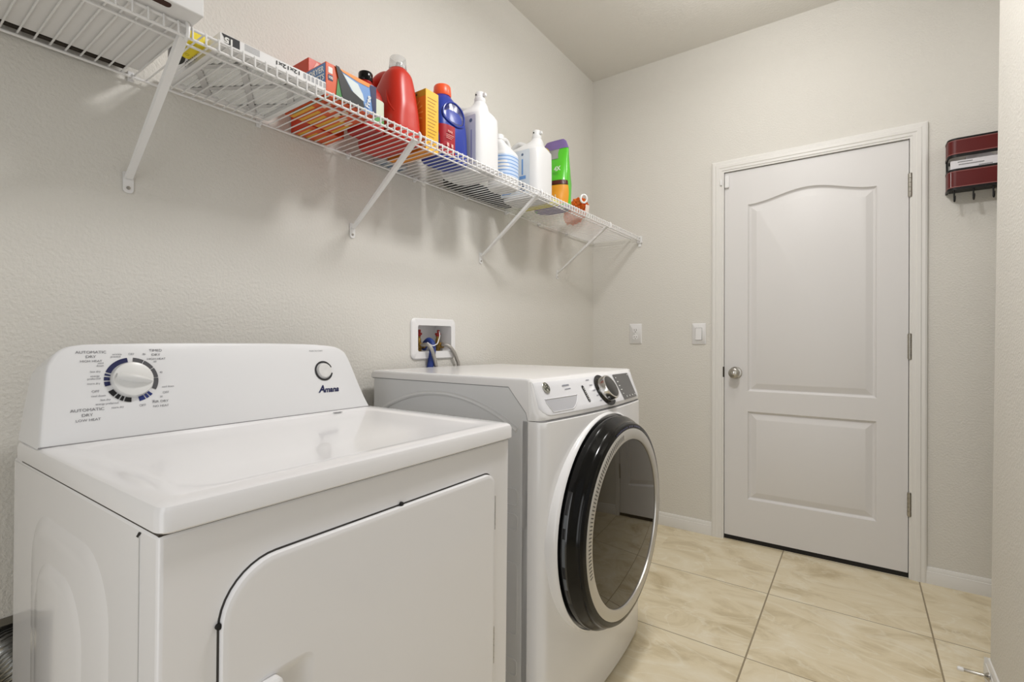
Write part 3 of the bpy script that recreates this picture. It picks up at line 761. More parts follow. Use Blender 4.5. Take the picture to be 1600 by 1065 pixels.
for k in range(25):
    a = math.radians(152 + 56 * k / 24); w = math.sin(PI * k / 24) ** .5
    R.append([ringpt(.316, a, .075), ringpt(.3238 + .0012 * w, a, .084), ringpt(.3238 + .0012 * w, a, .098), ringpt(.316, a, .110)])
loft(bm, R); obj('door_handle', bm, mat('handle_black', (30, 31, 33), .18, coat=.4), wd, angle=50)
for a0, a1 in ((163, 169), (174, 187), (193, 199)):
    bm = new(); R = []
    for k in range(7):
        a = math.radians(a0 + (a1 - a0) * k / 6); R.append([ringpt(.3230, a, .0865), ringpt(.3256, a, .088), ringpt(.3256, a, .096), ringpt(.3230, a, .098)])
    loft(bm, R); obj('handle_reflection', bm, mat('reflection_grey', (98, 102, 106), .3), wd, angle=50)  # grey patches painted as reflections on the black handle
for yy in (.05, WW - .05):
    for xx in (-.05, -.58):
        bm = new(); lathe(bm, [(.02, .0105 * yy), (.022, .012), (.012, .014), (.012, .034)], Matrix.Translation((xx, yy, 0)), 14); obj('foot', bm, black_m, wa)

# ------------------------------------------------------------------ the wire shelf
SZ = 1.7445                 # top of the deck wires: what stands on the shelf stands here
YS0, YS1 = -0.75, 2.922
sh = empty('wire_shelf', (0, (YS0 + YS1) / 2, 1.737)); tag(sh, 'long white wire shelf on diagonal braces along the left wall', 'wire shelf')
def SH(name, bm, m=white_wire, parent=None, **k):
    o = obj(name, bm, m, **k); o.parent = parent or sh
    if not parent: o.matrix_parent_inverse = Matrix.Translation(sh.location).inverted()
    return o
def rod(name, x, z, r):
    bm = new(); tube(bm, [(x, YS0, z), (x, YS1, z)], r, 10); SH(name, bm)
rod('back_rod', .014, 1.7370, .0032); rod('front_rod', .3248, 1.7390, .0030); rod('support_rod', .262, 1.7372, .0028); rod('lip_rod', .3245, 1.7185, .0030)
bm = new(); y = YS0 + .0100; y += (0.385 - y) % 0.025
while y < YS1 - .003:
    tube(bm, [(.010, y, 1.7422), (.3225, y, 1.7422), (.3270, y, 1.7415), (.3286, y, 1.7385), (.3286, y, 1.7178)], .0019, 6)
    y += 0.025
SH('wire_deck', bm)
k = 0
for yc in [.43 + .305 * i for i in range(-3, 9)]:
    if yc < YS0 or yc > YS1: continue
    bm = new(); box(bm, (.0008, yc - .006, 1.728), (.006, yc + .006, 1.752)); tube(bm, [(.014 + .0048 * math.cos(a), yc, 1.737 + .0048 * math.sin(a)) for a in [math.radians(60 - 24 * q) for q in range(13)]], .0028, 6)
    SH('wall_clip', bm, plastic_w, bevel=.001)
for yb in (.425, 1.058, 1.760, 2.462):
    bm = new()
    A = Vector((.308, yb, 1.728)); B = Vector((.006, yb, 1.497))
    d = (B - A).normalized(); nrm = Vector((d.z, 0, -d.x))      # across the strut in the plane of the brace
    if nrm.x < 0: nrm = -nrm
    rings = []
    for t, w, h in ((0, .010, .008), (.04, .0105, .009), (.5, .0095, .0085), (.90, .0085, .006), (1.0, .0095, .0028)):
        p = A.lerp(B, t)
        rings.append([p + Vector((0, -w, 0)) + nrm * h * .1, p + Vector((0, -w * .75, 0)) + nrm * h, p + Vector((0, w * .75, 0)) + nrm * h, p + Vector((0, w, 0)) + nrm * h * .1, p + Vector((0, w * .8, 0)) - nrm * h * .3, p + Vector((0, -w * .8, 0)) - nrm * h * .3])
    loft(bm, rings)
    o_ = [(p[0], p[1]) for p in rrect(-.0105, 1.462, .0105, 1.512, [.009, .009, .003, .003])]
    poly(bm, o_, Fp((.0008, yb, 0)), .0032)
    tube(bm, [(.306, yb, 1.728), (.316, yb, 1.7215), (.3235, yb, 1.7145), (.3305, yb, 1.7165), (.3335, yb, 1.7240), (.3335, yb, 1.7375), (.3285, yb, 1.7445)], .0038, 6)
    tube(bm, [(.304, yb, 1.7285), (.315, yb, 1.7250)], .006, 8)
    br = SH('support_brace', bm, white_wire, angle=40)
    bm = new(); lathe(bm, [(.0042, .0035), (.004, .006), (.002, .0066), (0, .0066)], frame((0, yb, 1.474), (0, 1, 0), (0, 0, 1)), 12); s = obj('screw', bm, nickel, br)
bm = new(); box(bm, (.305, YS1 - .006, 1.706), (.336, D - .0005, 1.749)); box(bm, (.310, D - .006, 1.684), (.328, D - .0005, 1.749)); SH('end_bracket', bm, plastic_w, bevel=.002)

# ------------------------------------------------------------------ things on the shelf
def at(name, x, y, rz=0.0, z=SZ): return empty(name, (x, y, z), (0, 0, rz))
# big carton at the left
carton = at('cardboard_box', 0, 0); tag(carton, 'large white cardboard box at the left end of the shelf, overhanging its front edge', 'box')
bm = new()
Mb = Matrix.Identity(4)
box(bm, (.038, -.62, .0012), (.373, .438, .34), Mb); cb = obj('carton_body', bm, card_w, carton, bevel=.003)
bm = new(); poly(bm, rrect(.350, .350, .366, .386, .006), Mb @ Matrix.Translation((0, 0, .0012)) @ Matrix.Scale(-1, 4, (0, 0, 1)), 0.0012); obj('hand_hole', bm, mat('hole_brown', (60, 34, 24), .8), cb, smooth=False)
bd_ = at('dark_strip', .022, -.10); tag(bd_, 'thin dark brown strip standing between the large carton and the wall', 'dark_strip')
bm = new(); box(bm, (-.0030, -.50, .0012), (.0120, .515, .08)); obj('dark_strip_body', bm, mat('strip_brown', (44, 36, 26), .7), bd_, bevel=.001)  # thin dark brown strip, added along the gap behind the carton
# yellow clip case
yc_ = at('yellow_case', .175, .468); tag(yc_, 'small yellow and black plastic case between carton and air filter', 'plastic case')
bm = new(); box(bm, (.01, -.012, .001), (.090, .018, .032)); ycb = obj('case_body', bm, mat('bright_yellow', (236, 214, 30), .4), yc_, bevel=.004)
for q in (.032, .072):
    bm = new(); poly(bm, circ(q, .004, .004, 12), Matrix.Translation((0, 0, .0005)), .0012); obj('case_hole', bm, black_m, ycb, smooth=False)
bm = new(); lathe(bm, [(.0, .0008), (.024, .0008), (.026, .006), (.026, .026), (.022, .03), (0, .03)], Matrix.Translation((-.012, 0, 0)) @ Matrix.Diagonal((1.15, .55, 1, 1)), 24); obj('case_clip', bm, black_gl, yc_)
# air filter
af = at('air_filter', 0, 0); tag(af, 'flat white pleated air filter lying on the shelf', 'air filter')
FX0, FX1, FY0, FY1, FH = .024, .306, .497, .752, .0285
bm = new()
Lf = holed(bm, [(FX0, FY0), (FX1, FY0), (FX1, FY1), (FX0, FY1)], [[(FX0 + .02, FY0 + .02), (FX1 - .02, FY0 + .02), (FX1 - .02, FY1 - .02), (FX0 + .02, FY1 - .02)]], Matrix.Translation((0, 0, .001)))
up = [bm.verts.new(v.co + Vector((0, 0, FH - .001))) for v in Lf[0]]; bridge(bm, Lf[0], up); bm.faces.new(up)
iu = [bm.verts.new(v.co + Vector((0, 0, .012))) for v in Lf[1]]; bridge(bm, Lf[1], iu)
fr = obj('filter_frame', bm, mat('filter_card', (232, 231, 230), .6), af, angle=30)
bm = new(); rows = []
npl = 22
for k in range(npl * 2 + 1):
    y = FY0 + .020 + (FY1 - FY0 - .04) * k / (npl * 2); z = .0042 if k % 2 else .0075
    rows.append([Vector((FX0 + .02, y, z)), Vector((FX1 - .02, y, z))])
loft(bm, rows, close=False, caps=False); obj('pleated_media', bm, mat('filter_media', (236, 236, 234), .9, bump=(300, .5, .002)), af, smooth=False)
bm = new()
w = .0075
ix0, ix1, iy0, iy1 = FX0 + .018, FX1 - .018, FY0 + .018, FY1 - .018
for q in (-1, 0, 1):
    for sgn in (1, -1):
        p = []
        cxm, cym = (ix0 + ix1) / 2, (iy0 + iy1) / 2 + q * .115
        L_ = (ix1 - ix0) / 2
        a = Vector((cxm - L_, cym - sgn * L_ * .62, 0)); b = Vector((cxm + L_, cym + sgn * L_ * .62, 0))
        # clip in y
        def clip(a, b):
            d = b - a; t0, t1 = 0, 1
            for lo, s in ((iy0, 1), (iy1, -1)):
                da = (a.y - lo) * s; db = (b.y - lo) * s
                if da < 0 and db < 0: return None
                if da < 0: t0 = max(t0, da / (da - db))
                if db < 0: t1 = min(t1, da / (da - db))
            return (a + d * t0, a + d * t1) if t1 > t0 else None
        c_ = clip(a, b)
        if c_:
            a, b = c_; n_ = Vector((-(b - a).y, (b - a).x, 0)).normalized() * w
            poly(bm, [((a - n_).x, (a - n_).y), ((b - n_).x, (b - n_).y), ((b + n_).x, (b + n_).y), ((a + n_).x, (a + n_).y)], Matrix.Translation((0, 0, .0028 + .0006 * (sgn > 0))), .0005)
obj('lattice', bm, mat('lattice_card', (206, 205, 204), .7), af, smooth=False)
bm = new()
MFr = lambda y, z: frame((FX1 + .0003, y, z), (0, -1, 0), (0, 0, -1))
pb_ = mat('print_black', (36, 36, 38), .6)
text(bm, '12x12x1', .0125, MFr(.650, .0200), bold=.0003, sx=1.5); obj('size_printing', bm, pb_, fr, smooth=False)
bm = new(); poly(bm, [(.018, -.0120), (-.0195, -.0120), (-.0195, .0120), (.0020, .0120)], MFr(.518, .0155), .0004); obj('number_flag', bm, pb_, fr, smooth=False)
bm = new(); Ms = frame((FX0 + .14, FY0 - .0003, .0140), (-1, 0, 0), (0, 0, -1)); text(bm, '12x12x1', .016, Ms, bold=.0003, sx=1.2); obj('side_printing', bm, pb_, fr, smooth=False)
bm = new(); text(bm, '15', .016, frame((FX1 + .0009, .515, .0165), (0, -1, 0), (0, 0, -1)), bold=.0008, sx=1.2); obj('filter_number', bm, lt_ink, fr, smooth=False)
bm = new()
for q in range(5): poly(bm, rrect(.548 - .0, .0255 - .003 * q, .582, .0269 - .003 * q, .0003, 1), Fp((FX1 + .0002, 0, 0)), .0002)
for q in range(6): poly(bm, rrect(.69 + .011 * q, .013, .697 + .011 * q, .0255, .0003, 1), Fp((FX1 + .0002, 0, 0)), .0002)
obj('filter_small_printing', bm, mat('print_grey', (170, 170, 172), .6), fr, smooth=False)

def carton_box(name, lo, hi, m, label, cat='box', bev=.0012):
    r = at(name, (lo[0] + hi[0]) / 2, (lo[1] + hi[1]) / 2); tag(r, label, cat)
    bm = new(); hx, hy = (hi[0] - lo[0]) / 2, (hi[1] - lo[1]) / 2
    box(bm, (-hx, -hy, .0008), (hx, hy, hi[2] - SZ)); b = obj('carton', bm, m, r, bevel=bev, seg=2)
    return r, b, hx, hy, hi[2] - SZ
# red carton at the back
orange_c = mat('orange_carton', (214, 84, 30), .35)
print_y = mat('print_yellow', (226, 170, 52), .4)
r, b, hx, hy, hz = carton_box('red_carton', (.006, .833, 0), (.100, .955, 1.945), mat('red_carton', (200, 58, 22), .35), 'red carton at the back behind the dryer sheet box')
bm = new(); scrawl(bm, 5, .014, Fm((0, -hy - .0004, hz - .045))); poly(bm, [(-.012, -.020), (.004, .012), (-.004, .016), (-.020, -.014)], Fp((hx + .0003, -.03, hz - .02)), .0003); obj('printing', bm, mat('print_pink', (236, 176, 160), .5), b, smooth=False)
Fb = frame((0, 0, .0006), (1, 0, 0), (0, -1, 0))
bm = new(); poly(bm, [(-hx + .002, -hy + .002), (hx - .002, -hy + .002), (hx - .002, hy - .002), (-hx + .002, hy - .002)], Fb, .0002); obj('underside_panel', bm, orange_c, b, smooth=False)
bm = new()
for q in range(4): poly(bm, rrect(-hx + .006, -hy + .010 + .028 * q, hx - .030 + .006 * (q % 2), -hy + .021 + .028 * q, .001, 1), Fb @ Matrix.Translation((0, 0, .0003)), .0002)
obj('underside_print', bm, print_y, b, smooth=False)
# dryer sheet box with an open flap
r, b, hx, hy, hz = carton_box('dryer_sheet_box', (.106, .756, 0), (.300, .917, 1.832), orange_c, 'orange dryer sheet box with blue printing and an open black flap')
bm = new(); F = Fm((0, -hy - .0003, 0)); poly(bm, [(-hx + .005, .03), (hx - .0015, .034), (hx - .0015, hz - .003), (-hx + .02, hz - .003)], F, .0003); obj('blue_panel', bm, mat('panel_blue', (92, 128, 176), .4), b, smooth=False)
bm = new(); F = Fm((hx - .040, -hy - .0008, hz - .018)); text(bm, 'DRYER', .0215, F, bold=.0006); text(bm, 'SHEETS', .0215, F @ Matrix.Translation((0, -.0205, 0)), bold=.0006); obj('lettering', bm, lt_ink, b, smooth=False)
F = Fp((hx + .0003, 0, 0))
T_ = lambda d: F @ Matrix.Translation((0, 0, d))
bm = new(); poly(bm, [(-.044, hz - .001), (.0785, hz - .001), (.0785, .003), (.0, .003)], F, .0003); obj('picture_panel', bm, mat('picture_sky', (110, 150, 206), .4), b, smooth=False)
bm = new(); poly(bm, [(-.030, hz - .010), (.018, hz - .018), (.034, .048), (.040, .030), (.010, .034)], T_(.0004), .0003); obj('picture_cloth', bm, mat('picture_cloth', (214, 222, 222), .5), b, smooth=False)
bm = new(); poly(bm, [(-.042, hz - .001), (.062, hz - .001), (.055, hz - .012), (.020, hz - .012), (-.030, hz - .007)], T_(.0008), .0003); obj('orange_band', bm, mat('picture_orange', (232, 140, 48), .4), b, smooth=False)
bm = new(); poly(bm, [(.0575, hz - .004), (.0800, hz - .001), (.0800, .002), (.070, .002)], T_(.0012), .0003); obj('navy_edge', bm, navy_ink, b, smooth=False)
bm = new(); poly(bm, [(-.052, .003), (-.024, .003), (-.033, .040), (-.046, .058)], T_(.0016), .0003); obj('green_corner', bm, mat('green_print', (60, 132, 60), .4), b, smooth=False)
bm = new(); poly(bm, [(-.053, hz + .001), (-.043, hz + .001), (-.004, .042), (.034, .028), (.038, .014), (.030, .003), (-.024, .003), (-.033, .014)], frame((hx + .0022, 0, 0), (0, 1, 0), (0, 0, 1)), .0012); obj('open_flap', bm, black_m, b, smooth=False)
bm = new(); poly(bm, rrect(-.0745, hz - .045, -.0600, hz - .030, .002), F, .0003); obj('count_badge', bm, navy_ink, b, smooth=False)
bm = new(); text(bm, '105', .0095, F @ Matrix.Translation((-.0672, hz - .0375, .0004)), bold=.0003); poly(bm, rrect(-.0735, hz - .026, -.0610, hz - .010, .002), F, .0003); text(bm, 'Free', .020, F @ Matrix.Translation((.052, .034, .0018)) @ Matrix.Rotation(1.4, 4, 'Z'), bold=.0005); obj('count_lettering', bm, lt_ink, b, smooth=False)
bm = new()
for q in range(6):
    y0 = -hy + .006 + q * .026
    poly(bm, rrect(-hx + .004, y0, -.012 + .012 * (q % 3), y0 + .011, .001, 1), Fb, .0003)
obj('underside_print', bm, print_y, b, smooth=False)
bm = new(); poly(bm, rrect(-hx + .02, hy - .012, hx - .004, hy - .004, .001, 1), Fb, .0003); obj('underside_edge', bm, MATS['green_print'], b, smooth=False)
bm = new(); poly(bm, circ(.045, -.010, .016, 24, .012), Fb, .0004)
for q in range(5): poly(bm, rrect(-.02 + .012 * q, -.066 + .026 * q, .012 + .012 * q, -.058 + .026 * q, .001, 1), Fb, .0004)
obj('underside_lettering', bm, mat('print_cream', (228, 206, 180), .5), b, smooth=False)
# ------ bottles
def bottle(name, x, y, rz, secs, m, label, cat='bottle', e=3.0, cap=None, handle=None, label_patch=None, parts=None):
    r = at(name, x, y, rz); tag(r, label, cat)
    bm = new(); P = []
    zs = [s[0] for s in secs]
    # spline through the section list for a smooth body
    pts4 = secs
    rings = []
    for i in range(len(pts4) - 1):
        for k in range(4):
            t = k / 4
            g = [pts4[max(i - 1, 0)], pts4[i], pts4[i + 1], pts4[min(i + 2, len(pts4) - 1)]]
            v = [0.5 * ((2 * g[1][q]) + (g[2][q] - g[0][q]) * t + (2 * g[0][q] - 5 * g[1][q] + 4 * g[2][q] - g[3][q]) * t * t + (3 * g[1][q] - g[0][q] - 3 * g[2][q] + g[3][q]) * t ** 3) for q in range(6)]
            rings.append(sup(v[1], v[2], v[0], max(v[3], .003), max(v[4], .003), v[5], 40))
    v = pts4[-1]; rings.append(sup(v[1], v[2], v[0], v[3], v[4], v[5], 40))
    loft(bm, rings); b = obj('bottle_body', bm, m, r, angle=60)
    if cap:
        for nm, prof, (cx, cy, cz), cm in cap:
            bm = new(); lathe(bm, prof, Matrix.Translation((cx, cy, cz)), 28); obj(nm, bm, cm, r, angle=40)
    if handle:
        pts, hr = handle
        bm = new(); tube(bm, catmull(pts, 8), hr, 14); obj('handle', bm, m, r, angle=70)
    return r, b
red_p = mat('red_plastic', (190, 40, 22), .35)
red_d = mat('red_plastic_deep', (165, 26, 18), .35)
blue_p = mat('blue_plastic', (26, 52, 150), .28, coat=.2)
white_p = mat('milky_plastic', (224, 224, 224), .35)
clear = mat('clear_plastic', (235, 236, 236), .08, trans=.85, ior=1.3)
# red jug in front: long side runs towards the wall
bottle('detergent_jug', .150, 1.092, 0, [
    (.0008, 0, 0, .094, .054, 4), (.006, 0, 0, .102, .062, 4), (.03, 0, 0, .106, .0655, 4), (.075, .002, 0, .103, .0650, 3.6), (.115, .010, 0, .094, .060, 3.2), (.155, .024, 0, .074, .056, 2.9), (.195, .036, 0, .056, .050, 2.7), (.224, .042, 0, .044, .043, 2.4), (.238, .044, 0, .034, .034, 2), (.247, .044, 0, .026, .026, 2)],
    red_p, 'red detergent jug with a clear measuring cap', cap=[('measuring_cap', [(.0285, 0), (.0295, .003), (.0262, .045), (.0250, .047), (.0243, .045), (.0268, .005), (.0, .004)], (.044, 0, .238), clear), ('pour_spout', [(.015, 0), (.015, .008), (.009, .010), (.005, .024), (.0038, .026), (0, .026)], (.044, 0, .246), white_p)],
    handle=([(.020, 0, .228), (-.020, 0, .246), (-.060, 0, .240), (-.088, 0, .200), (-.090, 0, .130), (-.078, 0, .07)], [.0165] * 41))
jug = bpy.data.objects['detergent_jug']
for sy in (1, -1):
    bm = new(); P = catmull([(.062, sy * .040, .205), (.050, sy * .047, .165), (.060, sy * .052, .12), (.085, sy * .050, .085)], 6); tube(bm, P, [.004 + .003 * math.sin(PI * i / (len(P) - 1)) for i in range(len(P))], 10); obj('grip_ridge', bm, red_p, jug, angle=70)
# darker red bottle with black cap standing between box and jug
r, b = bottle('detergent_bottle', .185, .971, 0, [
    (.0008, 0, 0, .044, .036, 4), (.006, 0, 0, .050, .042, 4), (.07, 0, 0, .050, .043, 3.6), (.11, 0, 0, .047, .040, 3), (.135, 0, 0, .036, .032, 2.5), (.152, 0, 0, .021, .021, 2), (.162, 0, 0, .0185, .0185, 2)],
    red_d, 'dark red bottle with a black cap between dryer sheet box and red jug', cap=[('screw_cap', [(.0205, 0), (.0215, .003), (.0215, .024), (.020, .027), (0, .0275)], (0, 0, .159), black_gl)])
bm = new(); loft(bm, [sup(0, 0, z, .0506, .0434, 3.7) for z in (.020, .095)], caps=False); lb = obj('wrap_label', bm, mat('pack_white', (206, 216, 196), .45), r)
bm = new(); loft(bm, [sup(0, 0, z, .0509, .0437, 3.7) for z in (.022, .042)], caps=False); obj('label_band', bm, mat('pack_green', (84, 150, 84), .45), lb)
# orange-yellow carton with a red sun badge
r, b, hx, hy, hz = carton_box('baking_soda_box', (.060, 1.163, 0), (.250, 1.2225, 1.947), mat('carton_amber', (222, 142, 42), .4), 'tall orange carton with a round red badge beside the red jug')
bm = new(); poly(bm, [(-hy, 0.001), (hy, .001), (hy, hz), (-hy, hz)], Fp((hx + .0003, 0, 0)), .0003); obj('yellow_side', bm, mat('carton_yellow', (238, 178, 40), .4), b, smooth=False)
bm = new(); F = Fp((hx + .0007, 0, 0))
for q in range(14): poly(bm, rrect(-.022, hz - .028 - q * .0115, .021 - .006 * (q % 3), hz - .0255 - q * .0115, .0005, 1), F, .0002)
obj('side_lettering', bm, mat('print_olive', (150, 106, 30), .5), b, smooth=False)
F = Fm((0, -hy - .0003, 0))
bm = new()
for q in range(18):
    a = 2 * PI * q / 18; poly(bm, [(.02 + .034 * math.cos(a - .06), .128 + .034 * math.sin(a - .06)), (.02 + .062 * math.cos(a - .035), .128 + .062 * math.sin(a - .035)), (.02 + .062 * math.cos(a + .035), .128 + .062 * math.sin(a + .035)), (.02 + .034 * math.cos(a + .06), .128 + .034 * math.sin(a + .06))], F, .0002)
obj('sun_rays', bm, mat('ray_yellow', (240, 196, 96), .4), b, smooth=False)
bm = new(); poly(bm, circ(.02, .128, .034, 36), F @ Matrix.Translation((0, 0, .0002)), .0002); obj('round_badge', bm, mat('badge_red', (150, 30, 38), .4), b, smooth=False)
bm = new(); poly(bm, [(-hx, hz - .022), (hx, hz - .022), (hx, hz), (-hx, hz)], F, .0002); obj('green_top_band', bm, mat('print_green_gold', (190, 168, 40), .4), b, smooth=False)
bm = new(); arcband(bm, F @ Matrix.Translation((.02, .128, .0004)), .029, .0305, 0, 359, .0002, 40); scrawl(bm, 4, .014, F @ Matrix.Translation((.02, .128, .0005))); obj('badge_lettering', bm, mat('print_rose', (220, 170, 160), .5), b, smooth=False)
bm = new(); scrawl(bm, 5, .013, F @ Matrix.Translation((.035, hz - .011, .0003))); scrawl(bm, 3, .016, F @ Matrix.Translation((.04, .028, .0003))); obj('carton_lettering', bm, mat('print_brown', (84, 50, 22), .5), b, smooth=False)
# flat pack at the wall under them
bm = new(); box(bm, (-.026, -.058, .0008), (.026, .058, .040)); pk = at('paper_pack', .030, 1.205); tag(pk, 'low grey and white paper pack at the wall behind the orange carton', 'pack')
pb = obj('pack_body', bm, mat('paper_grey', (186, 190, 194), .6), pk, bevel=.003)
bm = new()
for q in range(6): poly(bm, rrect(-.018, -.052 + q * .016, .010 + .004 * (q % 3), -.044 + q * .016, .001, 1), frame((0, 0, .0006), (1, 0, 0), (0, -1, 0)), .0003)
obj('pack_printing', bm, mat('print_slate', (104, 122, 144), .6), pb, smooth=False)
# blue bottle
br_, bb_ = bottle('detergent_bottle', .197, 1.308, 0, [
    (.0008, 0, 0, .052, .068, 4), (.006, 0, 0, .059, .077, 4), (.05, 0, 0, .062, .081, 3.6), (.12, 0, 0, .061, .080, 3.3), (.165, 0, -.002, .057, .075, 3), (.195, 0, -.005, .050, .064, 2.7), (.220, 0, -.008, .040, .048, 2.4), (.236, 0, -.010, .031, .034, 2.1), (.244, 0, -.010, .027, .027, 2)],
    blue_p, 'deep blue detergent bottle with orange cap and red label', cap=[('screw_cap', [(.031, 0), (.0325, .004), (.0305, .034), (.028, .038), (0, .039)], (0, -.010, .240), mat('orange_cap', (238, 92, 48), .35))])
bm = new(); rows = []
def bsurf(y, z, off):
    hx_ = .0615 if z < .12 else .0615 - (z - .12) * .09; hy_ = .0805
    return Vector((hx_ * (1 - min(abs(y / hy_), .999) ** 3.4) ** (1 / 3.4) + off, y, z))
for k in range(9):
    y = -.079 + .066 * k / 8
    rows.append([bsurf(y, z, .0028) for z in (.012, .045, .08, .115)])
loft(bm, rows, close=False, caps=False); lbp = obj('red_label', bm, mat('label_red', (158, 18, 34), .35), br_)
bm = new(); Fb_ = Fp((.0662, -.040, .090)); text(bm, 'MAX', .0110, Fb_, bold=.0003)
for q in range(3): poly(bm, rrect(-.020, -.012 - q * .006, .020 - .006 * q, -.0105 - q * .006, .0004, 1), Fb_, .0002)
for q in (0, .022): poly(bm, rrect(-.016 + q, -.052, -.006 + q, -.040, .001, 1), Fb_, .0002)
obj('label_lettering', bm, mat('print_rose', (220, 170, 160), .5), lbp, smooth=False)
P = [bsurf(p.x, p.y, .001) for p in catmull([(-.050, .135, 0), (-.010, .122, 0), (.030, .132, 0), (.044, .160, 0), (.034, .190, 0), (-.006, .205, 0), (-.046, .190, 0), (-.060, .160, 0)], 6, True)]
bm = new(); tube(bm, P, .0034, 10, closed=True); obj('grip_rim', bm, blue_p, br_)
bm = new(); c_ = sum(P, Vector()) / len(P) - Vector((.002, 0, 0)); cv = bm.verts.new(c_); vs = [bm.verts.new(p) for p in P]
for i in range(len(vs)): bm.faces.new((vs[i], vs[(i + 1) % len(vs)], cv))
obj('grip_recess', bm, mat('blue_plastic_shaded', (12, 22, 92), .12, coat=.5), br_, angle=80)  # shade of the grip hollow painted as a darker blue

# white jugs
def white_jug(x, y, h, hx, hy, label, cat='bottle'):
    r, b = bottle('white_jug', x, y, 0, [
        (.0008, 0, 0, hx * .90, hy * .85, 4.5), (.006, 0, 0, hx * .98, hy * .97, 4.5), (.03, 0, 0, hx, hy, 4.5), (h * .62, 0, 0, hx, hy, 4.2), (h * .68, 0, 0, hx * .97, hy * .96, 4), (h * .72, .006, 0, hx * .86, hy * .86, 3.4), (h * .775, hx * .22, 0, hx * .56, hy * .62, 2.8), (h * .83, hx * .46, 0, hx * .30, hy * .42, 2.3), (h * .87, hx * .48, 0, hx * .22, hy * .34, 2)],
        white_p, label, cap=[('pour_neck', [(.0205, 0), (.022, .003), (.022, .018), (.0185, .022), (.0185, .040), (.016, .043), (0, .0435)], (hx * .48, 0, h * .865), white_p)],
        handle=([(hx * .10, 0, h * .77), (-hx * .18, 0, h * .83), (-hx * .45, 0, h * .862), (-hx * .72, 0, h * .83), (-hx * .84, 0, h * .76), (-hx * .86, 0, h * .66)], [.014] * 41))
    bm = new(); box(bm, (hx * .48 + .016, -.006, h * .865 + .024), (hx * .48 + .030, .006, h * .865 + .036)); obj('spout_tap', bm, white_p, r, bevel=.002)
    bm = new(); poly(bm, circ(hx * .48 - .004, h * .865 + .030, .0035, 10), Fm((0, -.0186, 0)), .0010); obj('spout_hole', bm, black_m, r, smooth=False)
    return r, b
def flat_label(r, hx, hy, z0, z1, x0, x1, m, items, y=None):
    y = -(hy + .0008) if y is None else y
    bm = new(); poly(bm, rrect(x0, z0, x1, z1, .006), Fm((0, y, 0)), .0004); lb = obj('side_label', bm, m, r, smooth=False)
    by = {}
    for kind, col, a in items:
        bm = by.setdefault(col, new())
        F = Fm((0, y - .0006, 0))
        if kind == 'r': poly(bm, rrect(*a, .0005, 1), F, .0002)
        elif kind == 'c': poly(bm, circ(*a, 20), F, .0002)
        else: scrawl(bm, a[0], a[1], F @ Matrix.Translation((a[2], a[3], 0)) @ Matrix.Rotation(math.radians(a[4] if len(a) > 4 else 0), 4, 'Z'))
    for col, bm in by.items(): obj('label_printing', bm, MATS[col], lb, smooth=False)
mat('print_violet', (150, 150, 190), .5); mat('print_sky', (110, 156, 214), .5); mat('print_steel', (96, 112, 140), .5)
jug_l = mat('label_silver', (214, 214, 222), .4)
r, b = white_jug(.178, 1.475, .320, .104, .071, 'large white jug with pour spout next to the blue bottle')
flat_label(r, .104, .071, .02, .205, -.085, .088, jug_l, [('t', 'print_violet', (7, .018, -.03, .10, 90)), ('t', 'print_violet', (5, .014, .035, .09, 90)), ('r', 'print_violet', (.065, .02 + .02, .070, .15)), ('c', 'print_steel', (.065, .185, .007))])
lab_b = mat('label_pale_blue', (196, 212, 236), .4)
r, b = bottle('bleach_bottle', .190, 1.678, 0, [
    (.0008, 0, 0, .052, .052, 2.6), (.006, 0, 0, .058, .058, 2.6), (.03, 0, 0, .060, .060, 2.6), (.13, 0, 0, .060, .060, 2.6), (.150, 0, 0, .056, .055, 2.5), (.170, 0, -.012, .042, .040, 2.3), (.192, 0, -.026, .026, .026, 2), (.206, 0, -.030, .019, .019, 2)],
    white_p, 'smaller white bottle with a blue striped label between two large jugs', cap=[('screw_cap', [(.0215, 0), (.0215, .018), (.020, .021), (0, .0215)], (0, -.030, .203), white_p)],
    handle=([(0, -.022, .196), (0, .000, .216), (0, .026, .214), (0, .045, .184), (0, .048, .140)], [.0105] * 33))
bm = new(); loft(bm, [sup(0, 0, z, .0604, .0604, 2.6) for z in (.045, .135)], caps=False); lb = obj('wrap_label', bm, lab_b, r)
bm = new()
for q in range(6): loft(bm, [sup(0, 0, z, .0608, .0608, 2.6) for z in (.052 + .0145 * q, .0555 + .0145 * q)], caps=False)
obj('label_stripes', bm, MATS['print_sky'], lb)
r, b = white_jug(.172, 1.893, .320, .104, .074, 'large white jug with a pale blue side label, nearest the green bag')
flat_label(r, .104, .074, .02, .215, -.098, .060, mat('label_mist', (212, 220, 228), .4), [('t', 'print_steel', (4, .030, -.060, .130, 82)), ('r', 'print_sky', (-.090, .030, -.040, .075)), ('r', 'print_steel', (.010, .030, .034, .070)), ('r', 'print_sky', (.005, .085, .040, .100)), ('r', 'print_sky', (.018, .105, .026, .175)), ('c', 'print_steel', (.022, .195, .006))])
# black flat case and yellow sponge cloth behind them
bm = new(); loft(bm, [sup(0, 0, z, .025 - i, .225 - i, 5, 48) for z, i in ((.0008, .003), (.004, 0), (.045, 0), (.049, .004))]); o = at('black_case', .046, 1.700); tag(o, 'low black case lying at the wall behind the white jugs', 'case'); obj('case_body', bm, black_m, o)
bm = new(); loft(bm, [sup(0, 0, z, .094 - i, .028 - i, 5, 32) for z, i in ((.0008, .003), (.004, 0), (.022, 0), (.026, .004))]); o = at('yellow_sponge', .175, 2.000); tag(o, 'flat yellow sponge between the large white jug and the green bag', 'sponge'); obj('sponge_body', bm, mat('sponge_yellow', (216, 204, 70), .8, bump=(120, .5, .003)), o)
